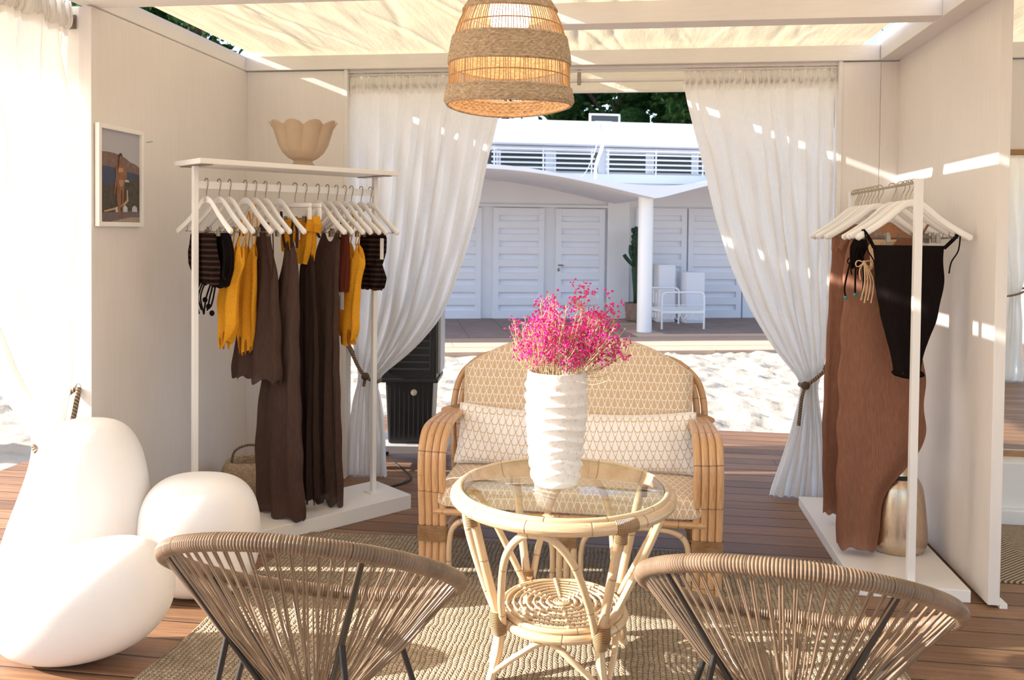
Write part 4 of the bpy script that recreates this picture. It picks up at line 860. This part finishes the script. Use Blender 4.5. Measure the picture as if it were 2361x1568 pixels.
# ------------------------------------------------------------ rattan loveseat
SY = 3.90
e = empty('rattan_loveseat', (-.25, SY, .014)); tag(e, 'honey rattan loveseat with curved cane arms and teardrop patterned cushions', 'sofa')
def cane(P, r=.0165, per=7, mat=RAT): return tube(cr(P, per), r, 12)
for s in (-1, 1):
    arm = MB()
    for k in range(4):
        x = s * (.628 - .0305 * k); o = .012 * (k - 1.5); xin = s * (.600 - .020 * k)
        tube(cr([(x, -.33, .0), (x, -.325, .20), (x, -.345, .38), (x, -.355, .48), (x, -.34, .565 - .004 * k), (x, -.27, .625 - .003 * k), (x + (xin - x) * .35, -.13, .640), (x + (xin - x) * .75, .05, .632), (xin, .24, .612)], 8), .0165, 12, mb=arm)
    pt('arm', arm, RAT, e)
    bb = MB()
    for k in range(2): tube(cr([(s * (.60 - .036 * k), .30, 0), (s * (.595 - .036 * k), .235, .20), (s * (.60 - .036 * k), .20, .42), (s * (.615 - .036 * k), .255, .60), (s * (.605 - .036 * k), .305, .72), (s * (.565 - .034 * k), .34, .80), (s * (.46 - .02 * k), .365, .87), (s * .25, .38, .905 - .03 * k), (0, .385, .915 - .03 * k)], 8), .0165, 12, mb=bb)
    pt('back_frame', bb, RAT, e)
    wr = MB()
    for z0, z1 in ((.155, .225),):
        P_ = [(s * .608, -.326, z) for z in np.linspace(z0, z1, 14)]; tube(P_, .021, 20, mb=wr, flat=(1, 1)) ; wr.v[-3 if 0 else 0] = wr.v[0]
    # flat oval binding round the four canes
    wr = MB(); th = np.linspace(0, 2 * PI, 33)
    def ov(U, V): a = U * 2 * PI; return s * .582 + .066 * np.sign(np.cos(a)) * np.abs(np.cos(a)) ** .6, -.327 + .0205 * np.sign(np.sin(a)) * np.abs(np.sin(a)) ** .6, .155 + .07 * V, U, V * .07
    grid(40, 12, ov, wr); pt('binding', wr, BIND, e)
    w2 = tube([(s * .60, .235, z) for z in (.665, .68, .70, .715)], .026, 14); 
    w2 = tube(cr([(s * .612, .12, .628), (s * .595, .20, .620), (s * .58, .245, .615)], 4), .027, 14, flat=(1.5, .75)); pt('binding', w2, BIND, e)
    br_ = tube(cr([(s * .508, -.33, .02), (s * .508, -.33, .14), (s * .495, -.33, .21), (s * .45, -.33, .248), (s * .36, -.33, .26), (s * .25, -.33, .26)], 6), .0125, 10)
    tube(cr([(s * .02 + s * .04, -.33, .02), (s * .06, -.33, .14), (s * .075, -.33, .20), (s * .12, -.33, .243), (s * .25, -.33, .259)], 6), .0125, 10, mb=br_)
    pt('brace', br_, RATP, e)
    pt('side_stretcher', tube([(s * .60, -.33, .10), (s * .58, .28, .10)], .0125, 10, mb=tube([(s * .60, -.33, .30), (s * .585, .22, .30)], .015, 10)), RAT, e)
    pt('diagonal_leg', tube([(s * .50, -.10, .28), (s * .56, .32, .0)], .014, 10), RAT, e)
ml = MB()
for k in range(3): tube([(-.03 + .03 * k, -.335, .0), (-.03 + .03 * k, -.335, .275)], .0145, 10, mb=ml)
pt('middle_leg', ml, RATP, e)
def ov2(U, V): a = U * 2 * PI; return .047 * np.sign(np.cos(a)) * np.abs(np.cos(a)) ** .6, -.335 + .018 * np.sign(np.sin(a)) * np.abs(np.sin(a)) ** .6, .165 + .05 * V, U, V * .05
pt('binding', grid(32, 10, ov2), BINDP, e)
fr = tube([(-.575, -.335, .287), (.575, -.335, .287)], .016, 12); tube([(-.58, .21, .287), (.58, .21, .287)], .017, 12, mb=fr); 
for k in range(9): tube([(-.52 + .13 * k, -.33, .283), (-.52 + .13 * k, .21, .283)], .010, 8, mb=fr)
pt('seat_frame', fr, RAT, e)
bs_ = MB()
for k in range(11):
    x = -.5 + .1 * k; tube([(x, .21, .32), (x * 1.04, .28, .62), (x * .95, .345, .885 - .13 * abs(x / .5) ** 2.6)], .008, 8, mb=bs_)
pt('back_canes', bs_, RAT, e)
# seat cushion : rounded section swept in x
def secloop(hy, hz, p, m): 
    a = np.linspace(0, 2 * PI, m + 1); return hy * np.sign(np.cos(a)) * np.abs(np.cos(a)) ** p, hz * np.sign(np.sin(a)) * np.abs(np.sin(a)) ** p
def seatf(U, V):
    sy, sz = secloop(1, 1, .34, 80); per = np.concatenate([[0], np.cumsum(np.hypot(np.diff(sy) * .28, np.diff(sz) * .055))])
    Y = np.interp(U, np.linspace(0, 1, 81), sy); Z = np.interp(U, np.linspace(0, 1, 81), sz); P_ = np.interp(U, np.linspace(0, 1, 81), per)
    x = -.568 + 1.136 * V; en = np.clip(1 - np.abs((V - .5) * 2) ** 26, 0, 1) ** .45
    return x, -.085 + Y * .275 * (.9 + .1 * en) - .0, .352 + Z * .052 * en + .008 * np.cos((V - .5) * 3) * (Z > 0), x, P_
pt('seat_cushion', grid(80, 120, seatf), DROPS, e, 'beige seat cushion printed with white teardrops')
def backc(U, V, side):
    u = U * 2 - 1; zt = .985 - .165 * np.abs(u) ** 2.5; zb = .40; z = zb + (zt - zb) * V; x = u * .548 * (1 - .03 * (1 - V))
    ed = (1 - np.abs(u) ** 16) * (1 - np.abs(2 * V - 1) ** 18); yb = .10 + (z - .42) * .36
    return x, yb + side * (.008 + .036 * np.clip(ed, 0, 1) ** .5), z, x, z
mbk = grid(70, 60, lambda U, V: backc(U, V, -1)); grid(70, 60, lambda U, V: backc(U, V, 1), mbk, True)
rim = [backc(np.array(u), np.array(v), 0)[:3] for u, v in [(0, q) for q in np.linspace(0, 1, 12)] + [(q, 1) for q in np.linspace(0, 1, 50)] + [(1, q) for q in np.linspace(1, 0, 12)]]
tube([[float(c) for c in p_] for p_ in rim], .009, 8, mb=mbk)
pt('back_cushion', mbk, DROPS, e, 'arched beige back cushion printed with white teardrops')
# two lumbar pillows
def pillow(cx, hw, hh, rz_, lean, zc, yc, label, seed, roll=0.):
    cR, sR = math.cos(roll), math.sin(roll)
    e = empty('lumbar_pillow', (-.25 + cx, SY + yc, .014 + zc), rz_); tag(e, label, 'pillow', 'white lumbar pillows')
    def f(U, V, s):
        u = U * 2 - 1; v = V * 2 - 1; pf_ = np.clip((1 - np.abs(u) ** 2.6) * (1 - np.abs(v) ** 2.6), 0, 1) ** .55
        x = u * hw * (1 - .05 * (1 - v * v) * np.abs(u) ** 4) ; z = v * hh * (1 - .10 * (1 - u * u) * np.abs(v) ** 3) 
        y = s * (.008 + .066 * pf_) + .004 * np.sin(7 * u + 3 * v + seed) * pf_ + .006 * np.sin(15 * np.abs(u) ** 2) * np.abs(v) * pf_
        return x * cR + z * sR, y + z * lean, z * cR - x * sR, x + seed, z + .3
    mb = grid(60, 36, lambda U, V: f(U, V, -1)); grid(60, 36, lambda U, V: f(U, V, 1), mb, True)
    per = [f(np.array(a), np.array(b), 0)[:3] for a, b in [(q, 0) for q in np.linspace(0, 1, 30)] + [(1, q) for q in np.linspace(.05, 1, 14)] + [(q, 1) for q in np.linspace(.97, 0, 30)] + [(0, q) for q in np.linspace(.95, .05, 14)]]
    tube([[float(c) for c in p_] for p_ in per], .010, 8, closed=True, mb=mb)
    pt('cover', mb, DROPSW, e)
pillow(-.27, .275, .128, .05, .30, .528, .045, 'white lumbar pillow with tan teardrop outlines on the left of the loveseat', .0, .06)
pillow(.275, .285, .128, -.06, .30, .526, .035, 'white lumbar pillow with tan teardrop outlines on the right of the loveseat', 1.3, -.06)

# ------------------------------------------------------------ round rattan table with glass top
e = empty('round_rattan_table', (-.22, 2.92, .014)); tag(e, 'round pale rattan coffee table with a glass top and a woven lower shelf', 'table')
def pol(R, a, z): return (R * math.cos(a), R * math.sin(a), z)
def ring(R, z, r, n=96, mb=None, seg=12): return tube([pol(R, a, z) for a in np.linspace(0, 2 * PI, n, endpoint=False)], r, seg, closed=True, mb=mb)
mb = ring(.368, .590, .0215); ring(.357, .612, .0105, mb=mb); pt('rim', mb, RATP, e)
pt('glass_top', lathe([(0, .6125), (.345, .6125), (.347, .6155), (.345, .6185), (0, .6185)], 96), PANE, e, 'clear round glass top')
pt('glass_edge', lathe([(.3455, .6125), (.3478, .6155), (.3455, .6185)], 96), plain('green_glass_edge', (.10, .32, .26), .1), e, 'pale green glass edge')
A0 = [math.radians(x) for x in (38, 126, 216, 306)]; ZN, RN = .188, .235
for k, a in enumerate(A0):
    pt('pole', tube(cr([pol(RN, a, ZN - .02), pol(.29, a, .36), pol(.345, a, .57)], 5), .0155, 12), RATP, e)
    lg = tube(cr([pol(RN, a + .0, ZN + .03), pol(.245, a, .10), pol(.275, a, .0)], 6), .0165, 12); pt('leg', lg, RATP, e)
    b = A0[(k + 1) % 4]; b += 2 * PI if b < a else 0; mid = (a + b) / 2; sp_ = (b - a) / 2
    P_ = [pol(RN, a + .06, ZN), pol(.275, a + .22, .30), pol(.325, a + sp_ * .55, .46), pol(.345, mid - .16, .545), pol(.35, mid, .562), pol(.345, mid + .16, .545), pol(.325, b - sp_ * .55, .46), pol(.275, b - .22, .30), pol(RN, b - .06, ZN)]
    pt('arch', tube(cr(P_, 8), .0125, 12), RATP, e)
    P_ = [pol(.265, a + .03, .03), pol(.225, a + .35, .105), pol(.19, mid, .155), pol(.225, b - .35, .105), pol(.265, b - .03, .03)]
    pt('lower_brace', tube(cr(P_, 8), .0105, 10), RATP, e)
    w_ = tube([pol(RN + .006, a, ZN - .035), pol(RN + .012, a, ZN + .0), pol(RN + .016, a, ZN + .045)], [.023, .031, .025], 16)
    pt('binding', w_, BINDP if k != 3 else BIND, e)
    w_ = tube([pol(.347, a, .53), pol(.352, a, .575)], .020, 14); pt('binding', w_, BINDP, e)
    if k == 3: pt('binding', tube([pol(.365, a - .10, .59), pol(.368, a - .05, .59), pol(.369, a, .59), pol(.368, a + .05, .59), pol(.365, a + .10, .59)], .0245, 14), BIND, e)
pt('shelf_ring', ring(.215, .178, .0155, mb=ring(.205, .200, .010)), RATP, e)
cw = MB()
for k in range(7): ring(.190 - .0235 * k, .207 + .0006 * k, .0040, 72, cw, 8)
for k in range(3): ring(.026 - .008 * k, .211, .0040, 30, cw, 8)
for k in range(8):
    a = k * PI / 4 + .2; tube([pol(.02, a, .2015), pol(.205, a, .1985)], .0048, 8, mb=cw)
    for j in range(7): ell(pol(.190 - .0235 * j, a, .209), (.0085, .0085, .0075), 5, cw)
pt('woven_shelf', cw, RATP, e)

# vase with dried flowers
e = empty('ridged_vase', (-.246, 2.93, .6335)); tag(e, 'tall white speckled stoneware vase with wavy ridges on the glass table', 'vase')
pv = np.array([(0, .0), (.070, .0), (.078, .006), (.086, .06), (.096, .14), (.105, .22), (.108, .30), (.105, .36), (.101, .390)])
def vz(U, V):
    P_ = pv; k = V * (len(P_) - 1); r = np.interp(k, np.arange(len(P_)), P_[:, 0]); z = np.interp(k, np.arange(len(P_)), P_[:, 1]); th = U * 2 * PI
    q = (z - .012) / .040 + .33 * np.sin(th * 2 + .6) + .16 * np.sin(th * 3 + 2 + z * 9); f = q - np.floor(q)
    rg = np.where(f < .72, (f / .72) ** 1.7, (1 - (f - .72) / .28) ** 1.1); m_ = np.clip(z / .02, 0, 1) * np.clip((.372 - z) / .02, 0, 1)
    rr = r + (rg - .4) * .0125 * m_ * (.75 + .35 * np.sin(th * 2 + z * 20))
    return rr * np.cos(th), rr * np.sin(th), z
pt('body', grid(200, 260, vz), VASE, e); pt('lip', lathe([(.101, .388), (.100, .394), (.096, .395), (.092, .390), (.095, .30), (.090, .1), (0, .05)], 72), VASE, e)
e = empty('dried_flower_bunch', (-.246, 2.93, .635)); tag(e, 'bunch of dried fuchsia flowers on pale stems standing in the ridged vase', 'flowers')
sm_, bl = MB(), MB(); rf_ = np.random.default_rng(31)
def blossom(p_, r):
    o = np.array(p_); R_ = rf_.normal(size=(3, 3)); q_, _ = np.linalg.qr(R_); V = np.array([[1, 0, 0], [-1, 0, 0], [0, 1, 0], [0, -1, 0], [0, 0, 1], [0, 0, -1]]) @ q_.T * r * rf_.uniform(.75, 1.2, (6, 1)) + o
    bl.add(V, [(0, 2, 4), (2, 1, 4), (1, 3, 4), (3, 0, 4), (2, 0, 5), (1, 2, 5), (3, 1, 5), (0, 3, 5)], smooth=False)
for k in range(110):
    a = rf_.uniform(0, 2 * PI); q = rf_.uniform(0, 1) ** .6; L_ = rf_.uniform(.40, .56) * (1 - .10 * q); wide = k % 12 == 0
    tipr = .165 * q + .02; tip = np.array([tipr * math.cos(a) * 1.05 + (.05 if math.cos(a) > .3 else .012), tipr * math.sin(a), .25 + (L_ - .18) * (1 - .30 * q * q) + .07])
    if wide and math.cos(a) > 0: tip[0] += .05; tip[2] -= .08
    b0 = np.array([.05 * math.cos(a + .6) * q, .05 * math.sin(a + .6) * q, .02]); b1 = np.array([.082 * math.cos(a) * q, .082 * math.sin(a) * q, .34])
    P_ = cr([b0, b1, b1 * .4 + tip * .6 + rf_.normal(size=3) * .008, tip], 5); tube(P_, .0011, 5, mb=sm_, caps=False)
    for j in range(11):
        s_ = rf_.uniform(.3, 1); base = P_[int(s_ * (len(P_) - 1))]; up = rf_.uniform(.015, .06); d_ = np.array([rf_.normal() * .5, rf_.normal() * .5, 1.]) ; d_ /= np.linalg.norm(d_); end = base + d_ * up
        if end[2] < .40 + .07 * rf_.uniform(): continue
        tube([base, (base + end) / 2 + rf_.normal(size=3) * .003, end], .0007, 4, mb=sm_, caps=False)
        for i in range(rf_.integers(2, 7)):
            e2 = end + rf_.normal(size=3) * [.010, .010, .009]; tube([end - d_ * .008, e2], .0005, 3, mb=sm_, caps=False); blossom(e2, rf_.uniform(.0034, .0058))
o_ = pt('stems', sm_, STEMM, e); o_['kind'] = 'stuff'; o_ = pt('blossoms', bl, FUCH, e); o_['kind'] = 'stuff'

# ------------------------------------------------------------ string lounge chairs
def string_chair(cx, cy, cz, psi, tau, b, label, A=.385):
    e = empty('string_chair', (cx, cy, .014), -psi); tag(e, label, 'chair', 'round string chairs in the foreground')
    ct_, st_ = math.cos(tau), math.sin(tau); cz -= .014
    def rp(t, k=1.0, off=0.): return np.array([A * k * math.cos(t), b * k * math.sin(t) * ct_ + off * st_, cz - b * k * math.sin(t) * st_ + off * ct_])
    T_ = np.linspace(0, 2 * PI, 2401)[:-1]; P_ = np.array([rp(t) for t in T_]); N_ = 300
    ph = (np.arange(2400) / 2400 * N_) % 1
    rr = .0178 + .0042 * np.abs(np.sin(np.pi * np.arange(2400) / 2400 * N_)) ** .7
    # small gaps where the bundles of cord leave the rim
    rr = rr * np.where((np.arange(2400) % 50) < 2, .86, 1)
    pt('rim', tube(P_, rr, 12, closed=True), CORDC, e, 'rim wound tightly with taupe cord')
    hub = np.array([0, -.02, .235]); HR = .085; nC = 74; cords = MB(); r_ = np.random.default_rng(int(cx * 100) + 200)
    for k in range(nC):
        t = 2 * PI * (k + .5) / nC; off = .13 if k % 2 else -.13
        for q, o in ((0, off), (1, off * .3)):
            p0 = rp(t + q * .018, .985, -.012); h = hub + np.array([HR * math.cos(t + o), HR * math.sin(t + o) * .95, -.03 * math.sin(t) + (.006 if q else 0)])
            mid = (p0 + h) / 2 + np.array([0, 0, -.010 - .008 * q]) + r_.normal(size=3) * .0025
            tube([p0, (p0 * .72 + mid * .28 * 1) if 0 else p0 * .6 + mid * .4, mid, mid * .5 + h * .5, h], .0027, 6, mb=cords, caps=False)
    o_ = pt('cord_webbing', cords, CORDC, e, 'fan of taupe cords from rim to hub')
    pt('hub_ring', tube([hub + np.array([HR * math.cos(t), HR * .95 * math.sin(t), -.03 * math.sin(t)]) for t in np.linspace(0, 2 * PI, 40)[:-1]], .009, 10, closed=True), BLACKM, e)
    for t in (math.radians(218), math.radians(305), math.radians(20), math.radians(160)):
        p0 = rp(t, .97, -.01); h = hub + np.array([HR * 1.05 * math.cos(t), HR * math.sin(t), -.012]); pt('rod', tube([p0, h], .0085, 12), BLACKM, e)
        s_ = p0 * .50 + h * .5; ft = np.array([math.cos(t) * .34, math.sin(t) * .30, .006]); pt('leg', tube([s_, ft], .0085, 12, mb=ell(ft, (.013, .013, .007), 6)), BLACKM, e)
string_chair(-.825, 2.178, .582, -.027, .522, .438, 'round taupe string chair with black rods in the left foreground')
string_chair(.427, 2.259, .567, .172, .516, .432, 'round taupe string chair with black rods in the right foreground')

# ------------------------------------------------------------ woven pendant lamp
e = empty('woven_pendant_lamp', (-.445, 3.08, 1.962)); tag(e, 'large woven seagrass pendant lamp with open reed bands, lit from inside', 'pendant lamp')
prL = np.array([(.0, .222), (.012, .232), (.03, .230), (.055, .224), (.075, .2205), (.165, .2185), (.20, .213), (.235, .206), (.27, .197), (.30, .187), (.34, .169), (.375, .147), (.40, .125), (.43, .092), (.445, .07)])
def lr(z): return np.interp(z, prL[:, 0], prL[:, 1])
def band(z0, z1, thick=.006, na=360):
    def f(U, V, s):
        z = z0 + (z1 - z0) * V; th = U * 2 * PI; rows_ = z / .0092; ir = np.floor(rows_); fr_ = rows_ - ir
        wv = np.sin(th * 58 + np.pi * (ir % 2)); r = lr(z) + s * thick * (.35 + .5 * np.sin(np.pi * fr_)) * (.6 + .4 * wv) + s * .002
        zz = z + .0014 * np.sin(th * 92 + ir) + .006 * np.sin(th * 2 + 1) * 1; return r * np.cos(th), r * np.sin(th), zz
    nv = int((z1 - z0) / .0092 * 4); m_ = grid(na, nv, lambda U, V: f(U, V, 1)); grid(na, nv, lambda U, V: f(U, V, -1), m_, True)
    for z in (z0, z1): tube([(lr(z) * math.cos(a), lr(z) * math.sin(a), z + .006 * math.sin(a * 2 + 1)) for a in np.linspace(0, 2 * PI, 90)[:-1]], .0065, 8, closed=True, mb=m_)
    return m_
for z0, z1 in ((.004, .056), (.150, .240), (.342, .443)): pt('woven_band', band(z0, z1), SEAG, e)
rd = MB()
for k in range(118):
    a = 2 * PI * k / 118 + rf_.normal() * .006; P_ = [(lr(z) * math.cos(a + .02 * math.sin(z * 9 + k)), lr(z) * math.sin(a + .02 * math.sin(z * 9 + k)), z) for z in (.05, .08, .12, .155)]; tube(P_, .0017, 5, mb=rd, caps=False)
    P_ = [(lr(z) * math.cos(a + .03), lr(z) * math.sin(a + .03), z) for z in (.235, .26, .29, .31, .35)]; tube(P_, .0017, 5, mb=rd, caps=False)
for z in (.102, .283):
    tube([(lr(z) * math.cos(a), lr(z) * math.sin(a), z) for a in np.linspace(0, 2 * PI, 90)[:-1]], .0024, 6, closed=True, mb=rd)
pt('open_reeds', rd, REED, e)
pt('globe', lathe([(0.001, .262), (.045, .270), (.070, .298), (.078, .338), (.070, .376), (.045, .40), (.02, .408)], 32), BULB, e, 'glowing white globe bulb')
pt('socket', lathe([(.022, .40), (.022, .45), (.0, .45)], 20), BLACKM, e); pt('cord', tube([(0, 0, .45), (0, 0, .53)], .003, 8), BLACKM, e)
pt('ceiling_rose', lathe([(.0, .519), (.035, .520), (.035, .530), (0, .530)], 24), FURN, e)
pl = bpy.data.lights.new('globe_light', 'POINT'); pl.energy = 2.6; pl.color = (1, .55, .22); pl.shadow_soft_size = .082
po = bpy.data.objects.new('globe_light', pl); COL.objects.link(po); po.parent = e; po.location = (0, 0, .17)
# ------------------------------------------------------------ white pebble floor lamps
def pebble(name, loc, rz, label, fn_, base=.0):
    e = empty(name, loc, rz); tag(e, label, 'floor lamp', 'white pebble floor lamps'); pt('shade', grid(96, 64, fn_), LAMPB, e)
def sgn(x, p): return np.sign(x) * np.abs(x) ** p
def tallf(U, V):
    a = U * 2 * PI; b = (V - .5) * PI; z = .362 + .356 * sgn(np.sin(b), .74); q = z / .75; w_ = .222 * (1.0 + .06 * np.cos((q - .25) * 3.0))
    c = np.cos(b) ** .55; return w_ * c * sgn(np.cos(a), .9) + .015 * np.sin(q * 3), .16 * c * sgn(np.sin(a), .95), z
pebble('pebble_floor_lamp', (-2.205, 3.21, 0), .15, 'tall white pebble-shaped floor lamp at the back left, beside the curtain', tallf)
def flatf(U, V):
    a = U * 2 * PI; b = (V - .5) * PI; x = .318 * sgn(np.cos(b), .86) * np.cos(a); z = .200 * sgn(np.sin(b), .92); y = .18 * sgn(np.cos(b), .8) * np.sin(a)
    z2 = z * (1 + .10 * x / .3) + .06 * x / .3; return x, y, z2 + .205
pebble('pebble_floor_lamp', (-1.875, 2.70, 0), .14, 'low wide white pebble floor lamp lying in front of the other two', flatf)
def squf(U, V):
    a = U * 2 * PI; b = (V - .5) * PI; c = np.cos(b) ** .6; z = .248 + .246 * sgn(np.sin(b), .74); return .232 * c * sgn(np.cos(a), .85) * (1 + .05 * np.sin(z * 6)), .165 * c * sgn(np.sin(a), .9), z
pebble('pebble_floor_lamp', (-1.745, 3.27, 0), .15, 'rounded square white pebble floor lamp against the rack plinth', squf)

# ------------------------------------------------------------ air cooler behind the rear doorway
e = empty('air_cooler', (-1.40, 5.40, 0), .12); tag(e, 'black portable air cooler on a grey wheeled base outside the rear doorway', 'air cooler')
def cbox(x0, x1, y0, y1, z0, z1, tp=0.):
    m_ = box(x0, x1, y0, y1, z0, z1, .015)
    for v in m_.v:
        f = (v[:, 2] - z0) / (z1 - z0); v[:, 0] *= 1 + tp * (f - 1); v[:, 1] *= 1 + tp * (f - 1)
    return m_
tk = cbox(-.155, .155, -.15, .15, .15, .56, .12)
for k in range(9): x = -.12 + .03 * k; box(x - .005, x + .005, -.150, -.140, .19, .53, .002, mb=tk)
pt('water_tank', tk, BPLAS, e)
pt('head', cbox(-.185, .175, -.165, .165, .56, 1.22, 0), BPLAS, e)
lv = MB()
for k in range(12):
    z = .63 + .045 * k; box(-.13, .13, -.178, -.163, z, z + .012, .001, mb=lv)
for x in (-.14, .128): box(x, x + .012, -.176, -.163, .61, 1.17, .002, mb=lv)
pt('louvre', lv, plain('dark_grey_louvre', (.03, .03, .033), .4), e)
pt('side_trim', box(.176, .197, -.13, .14, .60, 1.22, .006), GPLAS, e)
pt('tank_lip', box(-.195, .185, -.172, .165, .548, .575, .006), BPLAS, e)
kn = lathe([(0, 0), (.020, 0), (.020, .012), (.014, .016), (0, .016)], 24).xf(Matrix.Translation((.03, -.150, .485)) @ Matrix.Rotation(PI / 2, 4, 'X')); pt('knob', kn, plain('cream_knob', (.62, .58, .46), .4), e)
bs = MB(); bpl = [(-.23, -.20), (.22, -.20), (.24, -.12), (.20, .0), (.24, .18), (-.24, .18), (-.20, .0), (-.25, -.12)]; prism(bpl, .035, Matrix.Translation((0, 0, .115)), bs); box(-.24, -.16, -.2, .18, .09, .13, .01, mb=bs); box(.16, .24, -.2, .18, .09, .13, .01, mb=bs); pt('base', bs, GPLAS, e)
for x in (-.19, .2):
    for y in (-.16, .15):
        w_ = lathe([(0, -.012), (.034, -.012), (.040, -.008), (.040, .008), (.034, .012), (0, .012)], 24).xf(Matrix.Translation((x, y, .041)) @ Matrix.Rotation(PI / 2, 4, 'Y')); c_ = pt('caster_wheel', w_, RUBB, e); pt('caster_fork', box(x - .018, x + .018, y - .012, y + .02, .05, .10, .003), GPLAS, e)
cb = empty('power_cord', (-1.5, 5.2, .006)); tag(cb, 'black power cord curling on the deck beside the rear curtain', 'cord'); ob('cable', tube(cr([(-1.47, 5.20, .05), (-1.36, 5.12, .007), (-1.30, 4.98, .007), (-1.36, 4.84, .007), (-1.48, 4.74, .007), (-1.60, 4.70, .007)], 8), .006, 8), RUBB, cb)
# folded bedding stand glimpsed beside the cooler
# ------------------------------------------------------------ woven basket behind the lamps
e = empty('woven_basket', (-2.10, 4.50, 0), .3); tag(e, 'small brown woven seagrass bag on the floor in the left rear corner', 'basket')
def bk(t, z, r): return r * (1 + .03 * math.sin(14 * t + z * 160)) * (1 + .25 * abs(math.cos(t)))
pt('body', lathe([(0, .004), (.10, .006), (.125, .05), (.13, .12), (.115, .19), (.10, .22), (.09, .215), (.10, .15), (0, .02)], 60, bk), SEAG, e)
pt('handle', tube(cr([(-.10, 0, .20), (-.08, .0, .27), (0, 0, .30), (.08, 0, .27), (.10, 0, .20)], 6), .007, 8), ROPE, e)

# ------------------------------------------------------------ neighbouring bay beyond the partition
e = empty('wall_mirror', (2.6, 4.94, .32)); tag(e, 'tall oak-framed mirror leaning on the ledge beyond the right partition', 'mirror')
fr = box(1.98, 3.1, 4.925, 4.953, 1.955, 1.985, .003); box(1.98, 3.1, 4.925, 4.953, .318, .348, .003, mb=fr); box(1.98, 2.01, 4.925, 4.953, .348, 1.955, .003, mb=fr); box(3.07, 3.1, 4.925, 4.953, .348, 1.955, .003, mb=fr)
ob('frame', fr, WOODF, e); ob('glass', box(2.01, 3.07, 4.940, 4.950, .348, 1.955, 0), MIRR, e)
e = empty('white_ledge', (2.6, 4.86, 0)); tag(e, 'low white ledge box beneath the oak-framed mirror', 'ledge'); ob('body', box(1.93, 3.3, 4.78, 4.955, .075, .318, .004), FURN, e); ob('plinth', box(1.90, 3.3, 4.74, 4.955, .0, .075, .004), FURN, e)
def m_rug2():
    t = NT('braided_zigzag_rug'); o = t.co(); X = t.xyz(o); zg = t.M('ABSOLUTE', t.M('SUBTRACT', t.M('FRACT', t.M('DIVIDE', X[0], .8)), .5))
    s = t.M('SINE', t.M('MULTIPLY', t.M('ADD', X[1], t.M('MULTIPLY', t.M('MAXIMUM', t.M('SUBTRACT', zg, .18), 0.), .7)), 2 * PI / .021)); n = t.noise(o, 60, 3)
    c = t.mix(t.ramp(s, -.4, .3), (.17, .09, .04), t.mix(t.ramp(n, .3, .7), (.46, .36, .24), (.60, .50, .36))); t.bsdf(c, .9, 0, t.bump(t.M('ADD', s, n), .8, .006)); return t.m
e = ob('rug', box(1.60, 3.4, 3.93, 4.70, 0, .012, .005), m_rug2()); tag(e, 'braided rug with zigzag stripes on the deck beyond the partition', 'rug')
curtain_thing(MBt, [(2.42, 2.2, 3.2, .04), (1.6, 2.4, 3.2, .045), (1.1, 2.65, 3.2, .04), (.9, 2.85, 3.15, .03), (.6, 2.75, 3.18, .04), (.012, 2.6, 3.2, .045)], (0.9, .35, 0), (1, 0, 0), (0, -1, 0), ([(4.15, .39, 1.0), (4.0, .42, .93), (3.85, .42, .90), (3.78, .35, .90), (3.9, .29, .92), (4.15, .30, 1.0)], [(3.85, .42, .9), (3.84, .44, .78), (3.85, .44, .68)]), seed=20, nf=9, ztop=2.42, nu=160, nv=60)
